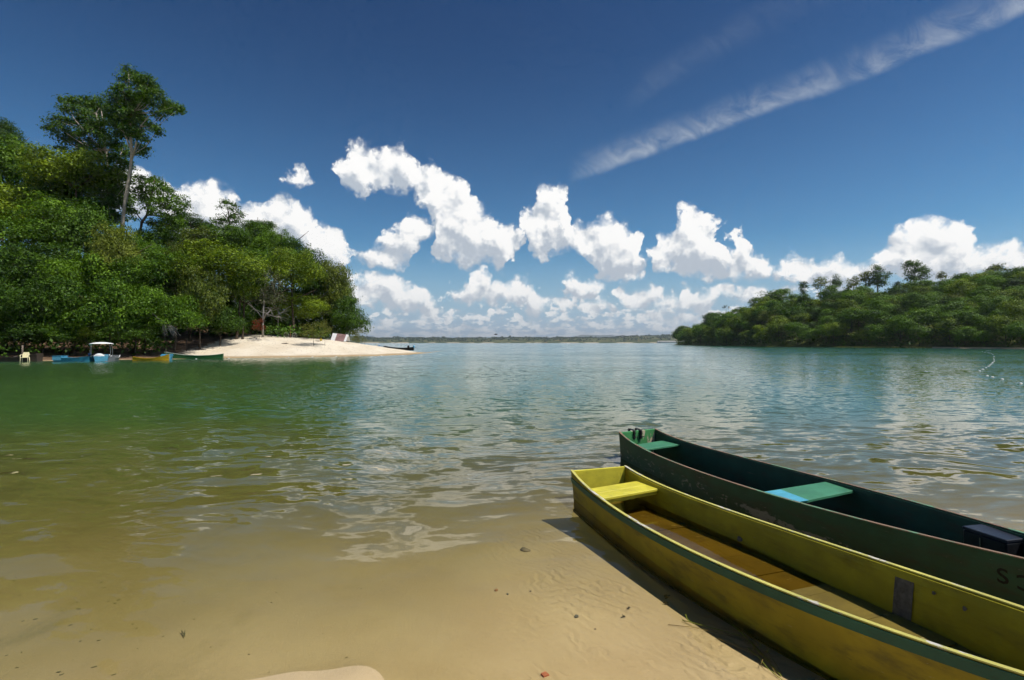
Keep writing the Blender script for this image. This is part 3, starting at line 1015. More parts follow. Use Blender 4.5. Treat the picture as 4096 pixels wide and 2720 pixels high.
# blue paint left on the near end of the middle seat
q = []
for s, sg in ((2.668, -1), (2.995, -1)):
    p = B.pt(s, sg, .9, B.th + .012)
    q.append(p)
p0, p1 = q
acr = (B.pt(2.63, 1, .9, .03) - p0) * .30
bp = MB()
bp.add([Vector((p.x, p.y, .2695)) for p in (p0, p1, p1 + acr * .86, p0 + acr)], [[0, 1, 2, 3]])
o = bp.build('paint_patch', BLUE_PATCH, gb)
o['label'] = 'sky blue paint on the near end of the seat'
# two black motor brackets hooked over the stern board
for xb in (-.075, .035):
    zt = B.h(0)
    mb = MB()
    mb.box((xb, .03, zt + .012), (.03, .13, .014)).box((xb, -.035, zt - .05), (.034, .016, .13)).box((xb, .095, zt - .04), (.03, .016, .10))
    mb.box((xb - .004, -.048, zt - .02), (.026, .024, .05))
    br = mb.build('motor_bracket', BLACK, gb, bevel=.002)
    MB().tube([(xb, -.04, zt - .075), (xb, -.085, zt - .078)], .006).tube([(xb - .03, -.088, zt - .085), (xb + .03, -.088, zt - .071)], .004).build('clamp_screw', BLACK, br)
# black marks painted on the near side, by the right edge of the picture
def glyph(txt, size, rot180=False):
    cu = bpy.data.curves.new('glyph', 'FONT')
    cu.body, cu.size, cu.align_x, cu.align_y, cu.offset = txt, size, 'CENTER', 'CENTER', size * .012
    ob = bpy.data.objects.new('glyph', cu)
    COL.objects.link(ob)
    dg = bpy.context.evaluated_depsgraph_get()
    me_ = bpy.data.meshes.new_from_object(ob.evaluated_get(dg))
    bpy.data.objects.remove(ob)
    if rot180:
        me_.transform(Matrix.Rotation(math.pi, 4, 'Z'))
    return me_
PAINT_BLACK = plain('black_lettering', (.008, .009, .009), .6, .2, .2, 30)
for ch, s_, rot in (('S', 4.375, False), ('C', 4.475, True)):
    me = glyph(ch, .125, rot)
    a = B.pt(s_, -1, .68, -.0015)
    ex = (B.pt(s_ + .02, -1, .62) - B.pt(s_ - .02, -1, .62)).normalized()
    ez = (B.pt(s_, -1, .8) - B.pt(s_, -1, .4)).normalized()
    nn = ex.cross(ez).normalized()
    M4 = Matrix((( ex.x, ez.x, nn.x, a.x), (ex.y, ez.y, nn.y, a.y), (ex.z, ez.z, nn.z, a.z), (0, 0, 0, 1)))
    me.transform(M4)
    obj('hull_letter', me, PAINT_BLACK, gb)
holes.append(B.outline(0.0, 4.95, .010))
BG_ = B
# black box standing in the green boat
Mg = Matrix.Translation(gb.location) @ Matrix.Rotation(gb.rotation_euler.z, 4, 'Z')
pb_ = Mg @ Vector((B.c(4.08) + .215, -4.08, 0))
bx = thing('battery_box', 'black box standing in the dark green boat at the right edge', 'box', (pb_.x, pb_.y, -.03), fg['rot'] - .12)
MB().box((0, 0, .18), (.17, .26, .34)).build('case', plain('black_plastic', (.012, .013, .016), .4, .4, .2, 12), bx, bevel=.008)
MB().box((0, 0, .361), (.175, .265, .02)).build('lid', plain('dark_blue_plastic', (.02, .024, .034), .4, .4, .2, 12), bx, bevel=.004)
MB().tube([(-.09, .02, .33), (-.10, .01, .25), (-.095, .0, .18), (-.12, -.05, .12)], .004).build('cord', plain('old_cord', (.16, .14, .08), .8), bx)

# ------------------------------------------------------------------ lake surface, open where the boats sit
outer = [Vector((-16000, -8)), Vector((16000, -8)), Vector((16000, 16000)), Vector((-16000, 16000))]
vs, es = list(outer), [(0, 1), (1, 2), (2, 3), (3, 0)]
for hp in holes:
    b0 = len(vs)
    vs += hp
    es += [(b0 + i, b0 + (i + 1) % len(hp)) for i in range(len(hp))]
r_ = delaunay_2d_cdt(vs, es, [], 0, 1e-5)


def inside(p, poly):
    c_ = False
    j = len(poly) - 1
    for i in range(len(poly)):
        if (poly[i].y > p.y) != (poly[j].y > p.y) and p.x < (poly[j].x - poly[i].x) * (p.y - poly[i].y) / (poly[j].y - poly[i].y) + poly[i].x:
            c_ = not c_
        j = i
    return c_


fs = []
for t in r_[2]:
    c_ = sum((r_[0][i] for i in t), Vector((0, 0))) / 3
    if not any(inside(c_, hp) for hp in holes):
        fs.append(list(t))
me = bpy.data.meshes.new('lake')
me.from_pydata([(p.x, p.y, 0) for p in r_[0]], [], fs)
bm = bmesh.new(); bm.from_mesh(me)
for f in bm.faces:
    if f.normal.z < 0:
        f.normal_flip()
bm.to_mesh(me); bm.free()
tag(obj('lake', me, water_mat()), kind='structure')

# ------------------------------------------------------------------ trees
def leaves(rs, lobes, n, size, per=12, spread=1.5, up=.4, inner=.70, lowcut=-.8, dw=.85, rnd=.5):
    """leaf faces gathered in tufts over a set of lobes (cx,cy,cz,rx,ry,rz)"""
    lob = np.asarray(lobes, float)
    wgt = (lob[:, 3] * lob[:, 4] + lob[:, 3] * lob[:, 5] + lob[:, 4] * lob[:, 5])
    nt = max(1, n // per)
    li = rs.choice(len(lob), nt, p=wgt / wgt.sum())
    d = rs.normal(size=(nt, 3))
    d /= np.linalg.norm(d, axis=1)[:, None]
    d[:, 2] = np.where(d[:, 2] < lowcut, -d[:, 2] * .8, d[:, 2])
    d /= np.linalg.norm(d, axis=1)[:, None]
    rad = inner + (1.06 - inner) * rs.rand(nt) ** .7
    tp_ = lob[li, :3] + d * lob[li, 3:] * rad[:, None]
    tt_ = rs.rand(nt)
    k_ = np.repeat(np.arange(nt), per)
    N = len(k_)
    pos = tp_[k_] + rs.normal(size=(N, 3)) * size * spread * np.array([1, 1, .55])
    nrm = d[k_] * dw + np.array([0, 0, up]) + rs.normal(size=(N, 3)) * rnd
    nrm /= np.linalg.norm(nrm, axis=1)[:, None]
    t1 = np.cross(nrm, rs.normal(size=(N, 3)))
    t1 /= np.linalg.norm(t1, axis=1)[:, None] + 1e-9
    t2 = np.cross(nrm, t1)
    ln = size * (.55 + .95 * rs.rand(N) ** 1.5)[:, None]
    wd = ln * (.42 + .2 * rs.rand(N))[:, None]
    V = np.stack([pos - t1 * ln * .5, pos + t2 * wd * .5 + nrm * ln * .08, pos + t1 * ln * .5, pos - t2 * wd * .5 + nrm * ln * .08], 1).reshape(-1, 3)
    F = np.arange(N * 4).reshape(-1, 4)
    tint = np.clip(.10 + .75 * tt_[k_] ** 1.8 + .28 * rs.rand(N) - .05, 0, 1)
    return V, F, np.repeat(tint, 4)


def leaf_mesh(name, *a, **kw):
    V, F, t = leaves(*a, **kw)
    return mesh_np(name, V, F, False, t)


def lobe_set(rs, n, flat=.75):
    """irregular crown of radius about 1, built of many uneven clumps"""
    L = [(0, 0, -.05, .42, .42, .40 * flat / .75)]
    n = int(n * 1.9)
    for i in range(n):
        a = 2.4 * i + rs.uniform(-.4, .4)
        h_ = rs.uniform(-.55, .85)
        r = math.sqrt(max(.08, 1 - abs(h_) ** 1.8)) * rs.uniform(.45, .80)
        q = .17 + .17 * rs.rand()
        L.append((r * math.cos(a), r * math.sin(a), h_ * .82 * flat, q * 1.25, q * 1.25, q * .80))
    return L


def branchy_trunk(rs, nb=6, bend=.06, r0=.020, spread=.42):
    """unit trunk: foot at 0, crown centre at z = 1; branches reach into a crown of radius about `spread`"""
    mb = MB()
    b1, b2 = rs.uniform(-bend, bend, 2)
    f = lambda z: Vector((b1 * math.sin(z * 2.4), b2 * math.sin(z * 2.0), z))
    zs = [-.06, 0, .03, .15, .35, .55, .75, .95, 1.1]
    mb.tube([f(z) for z in zs], [r0 * q for q in (1.7, 1.5, 1.1, .95, .85, .74, .6, .4, .12)], 7)
    for i in range(nb):
        z0 = rs.uniform(.5, .95)
        a = 2 * math.pi * (i + rs.rand() * .5) / nb
        e = Vector((math.cos(a), math.sin(a), 0)) * spread * rs.uniform(.55, .95)
        p0 = f(z0)
        p1 = p0 + e * .5 + Vector((0, 0, .07))
        p2 = p0 + e + Vector((0, 0, .10 + .12 * rs.rand()))
        mb.tube([p0, p1, p2], [r0 * .5, r0 * .34, r0 * .1], 5)
    return mb


def raw(mb, name, smooth=True):
    me = bpy.data.meshes.new(name)
    me.from_pydata(mb.v, [], mb.f)
    if smooth:
        me.polygons.foreach_set('use_smooth', np.ones(len(me.polygons), dtype=bool))
    return me


rng = np.random.RandomState(7)
CROWNS = [leaf_mesh('crown', rng, lobe_set(rng, 8 + i % 4, .7 + .07 * (i % 4)), 11000, .064, per=16, spread=1.35) for i in range(7)]
LOOSE = [leaf_mesh('crown', rng, lobe_set(rng, 8, .8), 3000, .062, per=9, inner=.55) for i in range(2)]
TRUNKS = [raw(branchy_trunk(rng), 'trunk') for i in range(5)]
cnt = [0]


def tree(name, label, u, v, ru, rv, Y, leaf, ground=head_z1, group=None, bark=BARK, crowns=CROWNS, trunks=TRUNKS, trunk_r=.30, foot=None, depth=1.0, cat='tree'):
    c = P(u, v, Y)
    rx, rz = px(ru, Y), px(rv, Y)
    i = cnt[0]
    cnt[0] += 1
    fx_, fy_2 = (c.x, c.y) if foot is None else foot
    gz = ground(fx_, fy_2)
    t = thing(name, label, cat, (fx_, fy_2, gz), 0, group)
    H_ = max(c.z - gz, 1.0)
    tk = obj('trunk', trunks[i % len(trunks)], bark, t)
    s = trunk_r / .020 * max(.5, min(1.4, H_ / 9)) * .55
    tk.scale = (max(s, rx / .55 * .6), max(s, rx / .55 * .6), H_)
    tk.rotation_euler = (0, 0, i * 1.3)
    if foot is not None:
        tk.rotation_euler = (0, 0, 0)
    cr = obj('crown', crowns[i % len(crowns)], LEAF[leaf], t)
    cr.location = (c.x - fx_, c.y - fy_2, c.z - gz)
    cr.scale = (rx * 1.12, rx * depth * 1.12, rz * 1.28)
    cr.rotation_euler = (0, 0, i * 2.1)
    if depth == 1.0:
        cr.scale = (rx * 1.2, rx * 1.2, rz * 1.5)
    return t

LB = 'trees of the left wooded bank'
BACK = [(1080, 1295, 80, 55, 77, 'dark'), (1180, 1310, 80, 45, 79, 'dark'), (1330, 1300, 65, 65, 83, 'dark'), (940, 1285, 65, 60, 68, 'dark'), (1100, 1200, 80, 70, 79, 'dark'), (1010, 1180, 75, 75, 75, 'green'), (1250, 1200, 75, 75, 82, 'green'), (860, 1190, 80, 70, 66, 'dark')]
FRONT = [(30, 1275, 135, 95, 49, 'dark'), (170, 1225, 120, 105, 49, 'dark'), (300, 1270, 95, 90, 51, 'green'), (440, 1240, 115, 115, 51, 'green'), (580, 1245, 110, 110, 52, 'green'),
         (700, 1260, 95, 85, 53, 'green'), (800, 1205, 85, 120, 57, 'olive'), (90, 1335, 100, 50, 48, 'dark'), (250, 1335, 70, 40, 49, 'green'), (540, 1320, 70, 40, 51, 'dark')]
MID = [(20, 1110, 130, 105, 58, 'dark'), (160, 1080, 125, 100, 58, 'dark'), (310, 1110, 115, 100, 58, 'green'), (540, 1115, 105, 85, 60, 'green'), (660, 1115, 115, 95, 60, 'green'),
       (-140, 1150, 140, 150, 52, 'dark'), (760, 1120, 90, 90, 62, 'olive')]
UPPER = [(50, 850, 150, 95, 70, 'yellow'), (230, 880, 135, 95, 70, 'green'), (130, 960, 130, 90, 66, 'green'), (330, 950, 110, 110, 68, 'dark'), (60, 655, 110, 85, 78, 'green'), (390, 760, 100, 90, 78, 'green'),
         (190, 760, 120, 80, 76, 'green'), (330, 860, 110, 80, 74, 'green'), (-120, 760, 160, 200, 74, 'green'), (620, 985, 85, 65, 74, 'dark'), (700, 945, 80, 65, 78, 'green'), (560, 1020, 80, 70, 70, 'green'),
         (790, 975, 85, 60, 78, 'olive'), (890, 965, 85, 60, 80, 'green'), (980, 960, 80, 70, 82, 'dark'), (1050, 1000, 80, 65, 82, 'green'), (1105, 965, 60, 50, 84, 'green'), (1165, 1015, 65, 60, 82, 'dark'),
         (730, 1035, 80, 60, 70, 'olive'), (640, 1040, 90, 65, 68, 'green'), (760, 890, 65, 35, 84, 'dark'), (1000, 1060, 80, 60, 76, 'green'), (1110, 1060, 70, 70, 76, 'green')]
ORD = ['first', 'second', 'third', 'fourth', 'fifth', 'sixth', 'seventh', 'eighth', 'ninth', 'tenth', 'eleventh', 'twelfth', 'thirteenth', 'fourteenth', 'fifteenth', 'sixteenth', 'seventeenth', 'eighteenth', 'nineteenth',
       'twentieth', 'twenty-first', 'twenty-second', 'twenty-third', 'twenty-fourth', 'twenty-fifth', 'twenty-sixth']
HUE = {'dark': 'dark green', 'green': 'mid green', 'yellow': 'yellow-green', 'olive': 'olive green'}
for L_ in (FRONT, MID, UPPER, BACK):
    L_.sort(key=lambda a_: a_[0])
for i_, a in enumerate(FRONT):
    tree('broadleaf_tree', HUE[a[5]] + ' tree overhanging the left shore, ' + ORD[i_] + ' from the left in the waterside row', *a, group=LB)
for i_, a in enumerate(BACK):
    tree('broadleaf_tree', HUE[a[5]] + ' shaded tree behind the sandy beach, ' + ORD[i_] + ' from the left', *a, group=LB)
for i_, a in enumerate(MID):
    tree('broadleaf_tree', HUE[a[5]] + ' tree halfway up the left bank, ' + ORD[i_] + ' from the left', *a, group=LB)
for i_, a in enumerate(UPPER):
    tree('broadleaf_tree', HUE[a[5]] + ' crown in the upper canopy of the left wood, ' + ORD[i_] + ' from the left', *a, group=LB)
tree('broadleaf_tree', 'dark rounded tree at the upper left edge of the picture', 12, 540, 62, 55, 88, 'dark')
tree('broadleaf_tree', 'wide yellow-green tree sloping down below the big dark crown at upper left', 300, 690, 150, 95, 74, 'yellow')
tree('broadleaf_tree', 'olive vine-clad tree in front of the tall pale trunk', 450, 1010, 95, 120, 61, 'olive')
tree('broadleaf_tree', 'broad bright yellow-green tree above the sandy bank', 880, 1065, 150, 90, 63, 'yellow', foot=(P(945, 1345, 64).x, 64.0))
tree('broadleaf_tree', 'yellow-green tree right of the broad one, above the dirt slope', 970, 1140, 80, 70, 64, 'yellow')
tree('broadleaf_tree', 'leafy tree with yellow-tipped crown above the beach', 1180, 1080, 85, 100, 71, 'yellow')
tree('broadleaf_tree', 'very dark tree behind the yellow-tipped crown', 1250, 1110, 62, 110, 78, 'dark')
tree('broadleaf_tree', 'low spreading yellow-green tree over the bicycle', 1185, 1230, 92, 52, 73, 'yellow', bark=BARK_PALE, foot=(P(1113, 1345, 71.5).x, 71.5))
tree('broadleaf_tree', 'olive and yellow tree on the right shoulder of the wood', 1330, 1135, 65, 95, 79, 'olive')
tree('broadleaf_tree', 'small dark tree standing out on the right outline of the wood', 1370, 1180, 50, 70, 84, 'green')
tree('broadleaf_tree', 'dense dark round tree at the right end of the wood', 1392, 1285, 72, 85, 78, 'dark')
tree('broadleaf_tree', 'yellowish tree between the bushes and the dense round tree', 1300, 1225, 60, 50, 79, 'olive')
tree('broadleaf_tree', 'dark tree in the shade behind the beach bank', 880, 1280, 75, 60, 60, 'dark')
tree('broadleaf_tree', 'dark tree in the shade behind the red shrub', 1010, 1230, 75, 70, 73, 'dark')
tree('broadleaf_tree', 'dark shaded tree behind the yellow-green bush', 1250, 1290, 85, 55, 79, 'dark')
tree('umbrella_tree', 'umbrella-shaped tree on the skyline of the left wood', 1037, 908, 60, 27, 86, 'dark')


def clump_tree(name, label, clumps, Y, base_uv, path_uv, leaf, bark, n, size, tr, limbs, ground=head_z1, dy=2.5, seed=1, inner=.35, cat='tree', squash=.8):
    """tree given by its own foliage clumps (u,v,ru,rv) and limb lines, each at its own depth"""
    rs = np.random.RandomState(seed)
    bx_ = P(base_uv[0], base_uv[1], Y)
    gz = min(ground(bx_.x, Y), bx_.z)
    t = thing(name, label, cat, (bx_.x, Y, gz))
    o0 = Vector((bx_.x, Y, gz))
    mb = MB()
    pth = [Vector((0, 0, -.3))] + [P(u, v, Y) - o0 for u, v in path_uv]
    mb.tube(pth, [tr * (1.25 - .95 * i / (len(pth) - 1)) for i in range(len(pth))], 8)
    lobes = []
    for (u, v, ru, rv) in clumps:
        yy = Y + rs.uniform(-dy, dy)
        c = P(u, v, yy) - o0
        lobes.append((c.x, c.y, c.z, px(ru, yy), px(ru, yy) * 1.1, px(rv, yy)))
    for ln in limbs:
        pp = [P(u, v, Y) - o0 for u, v in ln]
        mb.tube(pp, [tr * .5 * (1 - .75 * i / (len(pp) - 1)) for i in range(len(pp))], 6)
    for i, lb in enumerate(lobes):       # a twig into every clump, from the nearest trunk point below it
        c = Vector(lb[:3])
        best = min(pth[1:], key=lambda q: (q - c).length + (2 if q.z > c.z else 0))
        mid = (best + c) * .5 + Vector((0, 0, -.1 * (c - best).length))
        mb.tube([best, mid, c], [tr * .26, tr * .18, tr * .05], 5)
    tk = mb.build('trunk', bark, t, True)
    V, F, ti = leaves(rs, lobes, n, size, per=16, inner=inner, spread=1.05, lowcut=-.8)
    obj('crown', mesh_np('crown', V, F, False, ti), LEAF[leaf], t)
    return t


def zA(l, r=1.0): return [(a / 2.146, 200 + b / 2.146, c / 2.146 * r, d / 2.146 * r) for a, b, c, d in l]
clump_tree('emergent_tree', 'tallest tree with a long bare pale trunk and open tiered crown', zA([
    (1100, 170, 45, 40), (1150, 225, 70, 50), (1060, 240, 50, 40), (1260, 270, 75, 55), (1300, 340, 70, 50), (1180, 290, 60, 45), (1050, 330, 80, 40), (1350, 390, 60, 45), (1240, 380, 70, 45),
    (1140, 395, 80, 30), (970, 400, 65, 35), (1060, 450, 110, 45), (1190, 470, 60, 40), (1240, 440, 60, 35), (1380, 480, 60, 40), (1450, 475, 60, 35), (1525, 500, 45, 35), (1360, 560, 50, 30),
    (1420, 530, 50, 25), (1080, 520, 110, 45), (1010, 560, 90, 45), (1150, 560, 80, 50), (1290, 645, 45, 25), (1345, 690, 45, 35), (1090, 620, 100, 50), (1200, 610, 60, 50), (980, 640, 70, 50),
    (1130, 690, 80, 40), (1220, 750, 60, 35), (1050, 720, 80, 45), (1210, 840, 50, 40), (1220, 890, 35, 30)]), 72, (486, 900),
    [(487, 900), (500, 800), (518, 690), (524, 620), (520, 540), (514, 450), (512, 360), (510, 290)], 'green', BARK_PALE, 20000, .31, .25,
    [[(524, 640), (545, 560), (560, 500), (590, 465), (640, 440), (690, 425)], [(558, 505), (600, 500), (630, 520)], [(518, 470), (560, 400), (590, 330)], [(522, 600), (490, 520), (470, 420)]], seed=3)
clump_tree('emergent_tree', 'big dark spreading tree left of the tallest tree', zA([
    (540, 440, 60, 40), (640, 445, 70, 40), (750, 455, 70, 45), (860, 450, 70, 50), (560, 510, 60, 40), (690, 530, 80, 50), (840, 530, 90, 50), (930, 500, 50, 40), (450, 590, 60, 40), (540, 600, 70, 40),
    (420, 665, 40, 40), (500, 670, 60, 40), (480, 740, 40, 25), (700, 620, 90, 50), (830, 630, 90, 50), (620, 710, 80, 40), (760, 720, 100, 50), (900, 720, 80, 50), (960, 800, 80, 50), (1050, 860, 90, 55), (800, 820, 90, 50),
    (650, 800, 70, 40), (560, 770, 60, 35), (900, 900, 80, 50), (1000, 940, 80, 50), (1080, 1000, 60, 50), (950, 1040, 80, 50), (800, 920, 80, 50), (700, 900, 70, 45), (540, 850, 60, 40), (1040, 1080, 60, 45), (960, 1180, 90, 60), (1040, 1210, 60, 50), (1100, 1130, 40, 40), (930, 1300, 80, 70), (1060, 1330, 60, 60), (1110, 1420, 50, 60)]), 78, (425, 900),
    [(425, 900), (428, 800), (432, 700), (420, 600), (395, 510), (380, 450)], 'dark', BARK_PALE, 22000, .34, .28,
    [[(430, 680), (380, 600), (300, 540), (230, 500)], [(425, 640), (350, 540), (290, 470), (270, 420)], [(420, 600), (410, 500), (400, 430)], [(430, 720), (470, 640), (490, 590)]], seed=4)
clump_tree('branching_tree', 'open tree with forked dark trunk against the white cloud', zA([
    (1210, 1110, 45, 35), (1330, 1120, 60, 40), (1270, 1160, 60, 40), (1380, 1180, 60, 40), (1200, 1190, 50, 40), (1300, 1220, 70, 40), (1440, 1220, 60, 40), (1210, 1260, 50, 40), (1350, 1290, 80, 45), (1490, 1280, 60, 40), (1560, 1340, 55, 45),
    (1450, 1350, 70, 40), (1260, 1330, 60, 40), (1340, 1390, 60, 40), (1540, 1400, 50, 40), (1430, 1440, 60, 35), (1580, 1280, 30, 30), (1160, 1230, 30, 30), (1130, 1380, 40, 30), (1320, 1480, 50, 35), (1520, 1480, 60, 40)]), 74, (555, 960),
    [(555, 960), (565, 890), (585, 860), (600, 800), (610, 750), (615, 720)], 'green', BARK, 9500, .28, .2,
    [[(568, 885), (545, 855), (530, 845)], [(590, 850), (640, 820), (700, 800)], [(600, 800), (570, 760), (560, 730)]], seed=5)
def zB(l): return [(700 + a / 2.614, 800 + b / 2.614, c / 2.614, d / 2.614) for a, b, c, d in l]
clump_tree('slender_tree', 'thin tree with small separate leaf clumps on the skyline', zB([
    (515, 20, 45, 25), (590, 45, 45, 25), (470, 80, 35, 22), (620, 90, 35, 30), (560, 100, 35, 20), (660, 140, 45, 28), (690, 190, 30, 25), (590, 165, 45, 25), (430, 155, 40, 15), (520, 205, 70, 35), (620, 220, 60, 40), (440, 230, 70, 40), (400, 270, 60, 40)]), 84, (915, 960),
    [(915, 960), (916, 900), (912, 850), (905, 815)], 'dark', BARK, 2600, .28, .15, [[(915, 880), (890, 850), (870, 862)], [(914, 870), (940, 850), (950, 865)]], seed=6)


def bare_twigs(mb, rs, p0, d0, L, r, depth, n=3, ang=.6):
    p1 = p0 + d0 * L
    mid = p0 + d0 * L * .5 + Vector(rs.normal(size=3)) * L * .05
    mb.tube([p0, mid, p1], [r, r * .8, r * .55], 5)
    if depth == 0:
        return
    for i in range(n):
        d = (d0 + Vector(rs.normal(size=3)) * ang).normalized()
        bare_twigs(mb, rs, p0.lerp(p1, .45 + .55 * rs.rand()), d, L * rs.uniform(.55, .8), r * .5, depth - 1, n, ang)


def dead_tree(label, u, v, Y, L, r, seed, lobes=None, leaf='grey', lean=(0, 0, 1), depth=4, ang=.55):
    rs = np.random.RandomState(seed)
    b = P(u, v, Y)
    gz = head_z1(b.x, b.y)
    t = thing('bare_tree', label, 'tree', (b.x, b.y, gz))
    mb = MB()
    bare_twigs(mb, rs, Vector((0, 0, -.1)), Vector(lean).normalized(), L, r, depth, 3, ang)
    mb.build('trunk', BARK_GREY, t, True)
    if lobes:
        lb = [((P(a, b_, Y) - Vector((b.x, b.y, gz))).to_tuple() + (px(c, Y), px(c, Y), px(d, Y))) for a, b_, c, d in lobes]
        V, F, ti = leaves(rs, lb, 2200, .22, per=8, inner=.3)
        obj('crown', mesh_np('crown', V, F, False, ti), LEAF[leaf], t)
    return t
dead_tree('half-bare tree with pale grey branches above the red shrub', 1052, 1318, 66.0, 4.2, .15, 2, [(1040, 1160, 55, 40), (1085, 1130, 50, 45), (1060, 1200, 50, 25), (1100, 1190, 40, 30)], lean=(.05, -.05, 1))
dead_tree('bare grey branches showing inside the upper wood', 735, 1050, 68.0, 3.6, .10, 8, lean=(.1, -.1, 1), depth=4)

# dead grey branch hanging over the shore
rs = np.random.RandomState(21)
b = P(650, 1295, 51)
t = thing('hanging_branch', 'grey leafless branch drooping from the waterside trees above the shore', 'branch', b)
mb = MB()
for i in range(34):
    x1 = rs.uniform(.1, 1.7); dr = rs.uniform(.5, 1.35)
    mb.tube([(x1 * .15, 0, rs.uniform(-.1, .25)), (x1 * .6, rs.uniform(-.2, .2), -dr * .25), (x1, rs.uniform(-.3, .3), -dr)], [.022, .016, .006], 4)
mb.build('twigs', BARK_GREY, t)
mb = MB()
mb.tube([(-2.2, .8, 1.6), (-.6, .3, .5), (.3, 0, .1), (1.5, 0, -.55)], [.09, .06, .04, .012], 6)
mb.build('limb', BARK_GREY, t)

# shrubs on the beach
SHRUB = [leaf_mesh('foliage', rng, lobe_set(rng, 7, .9), 1800, .085, per=9, inner=.4) for i in range(2)]
STEMS = raw(branchy_trunk(rng, 9, .1, .02, .5), 'stem')


def shrub(label, u, v, ru, rv, Y, leaf, i=0, ground=head_z1):
    c = P(u, v, Y)
    gz = ground(c.x, c.y)
    t = thing('shrub', label, 'shrub', (c.x, c.y, gz))
    f = obj('foliage', SHRUB[i % 2], LEAF[leaf], t)
    f.location = (0, 0, max(c.z - gz, .3))
    f.scale = (px(ru, Y) * 1.1, px(ru, Y) * 1.1, px(rv, Y) * 1.25)
    f.rotation_euler = (0, 0, i * 1.7)
    s = obj('stem', STEMS, BARK, t)
    s.scale = (px(ru, Y), px(ru, Y), max(c.z - gz, .3))
    return t
shrub('round yellow-green bush at the top of the sandy beach', 1255, 1329, 52, 40, 63.5, 'lime', 0)
shrub('leafy bush leaning against the yellow-green bush on its right', 1300, 1324, 26, 42, 64.5, 'lime', 1)
shrub('red-leaved shrub on the dirt slope', 1037, 1305, 26, 30, 64.5, 'red', 0)
shrub('green shrub left of the red-leaved one', 1003, 1298, 30, 36, 67.0, 'green', 1)
shrub('olive bush at the right tip of the wood, beside the water', 1432, 1350, 32, 34, 73.0, 'lime', 0)
shrub('small bright bush over the shore behind the boats', 350, 1335, 30, 26, 49.0, 'yellow', 1)
shrub('reddish-brown shrub on the bank left of the canopy boat', 300, 1345, 26, 22, 49.5, 'olive', 0)
shrub('low dark shrub under the trees by the dirt slope', 880, 1325, 34, 28, 60.0, 'dark', 1)
shrub('green shrub at the top of the dirt slope', 960, 1318, 28, 30, 65.0, 'green', 0)

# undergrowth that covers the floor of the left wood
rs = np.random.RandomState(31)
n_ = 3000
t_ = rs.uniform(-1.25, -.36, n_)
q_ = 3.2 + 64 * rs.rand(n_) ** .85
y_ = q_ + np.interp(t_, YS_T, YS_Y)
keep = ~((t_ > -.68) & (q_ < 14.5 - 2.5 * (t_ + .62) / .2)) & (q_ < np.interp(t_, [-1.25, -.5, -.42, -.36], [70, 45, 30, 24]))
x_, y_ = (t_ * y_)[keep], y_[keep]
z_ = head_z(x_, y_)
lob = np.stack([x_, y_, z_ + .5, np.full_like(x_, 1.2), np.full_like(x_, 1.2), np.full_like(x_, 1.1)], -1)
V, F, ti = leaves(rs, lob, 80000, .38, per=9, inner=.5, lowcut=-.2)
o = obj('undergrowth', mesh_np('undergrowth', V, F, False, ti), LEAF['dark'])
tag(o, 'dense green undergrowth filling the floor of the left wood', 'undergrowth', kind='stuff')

# ------------------------------------------------------------------ wooded hillside on the right
def round_set(rs, n, flat):
    L = [(0, 0, 0, .72, .72, .62 * flat)]
    for i in range(n):
        a = 2 * math.pi * (i + rs.rand()) / n
        q = .24 + .16 * rs.rand()
        L.append((.55 * math.cos(a), .55 * math.sin(a), (-.25 + .75 * rs.rand()) * flat, q, q, q * .8))
    L.append((rs.uniform(-.25, .25), rs.uniform(-.25, .25), .5 * flat, .36, .36, .26))
    return L
FAR_CROWNS = [leaf_mesh('crown', rng, round_set(rng, 6, .85 + .1 * (i % 3)), 4200, .092, per=14, inner=.78, dw=.95, rnd=.42, spread=1.2) for i in range(6)]
FAR_TRUNKS = [raw(branchy_trunk(rng, 4), 'trunk') for i in range(2)]
rs = np.random.RandomState(5)
spots = []
tries = 0
while len(spots) < 290 and tries < 30000:
    tries += 1
    t_ = .325 + .80 * rs.rand() ** 1.0
    q_ = 1.5 + 62 * rs.rand()
    ys_ = float(np.interp(t_, RS_T, RS_Y))
    y_ = ys_ + q_
    x_ = t_ * y_
    lim = np.interp(t_, [.32, .42, .5, .58, .7, 1.1], [40, 60, 56, 40, 46, 58])
    if q_ > lim:
        continue
    md = np.interp(y_, [120, 200, 350], [4.0, 4.9, 6.6])
    if any((x_ - a) ** 2 + (y_ - b) ** 2 < md * md for a, b, _ in spots):
        continue
    spots.append((x_, y_, q_))
spots.sort(key=lambda s_: s_[1])
HB = 'trees covering the right hillside'
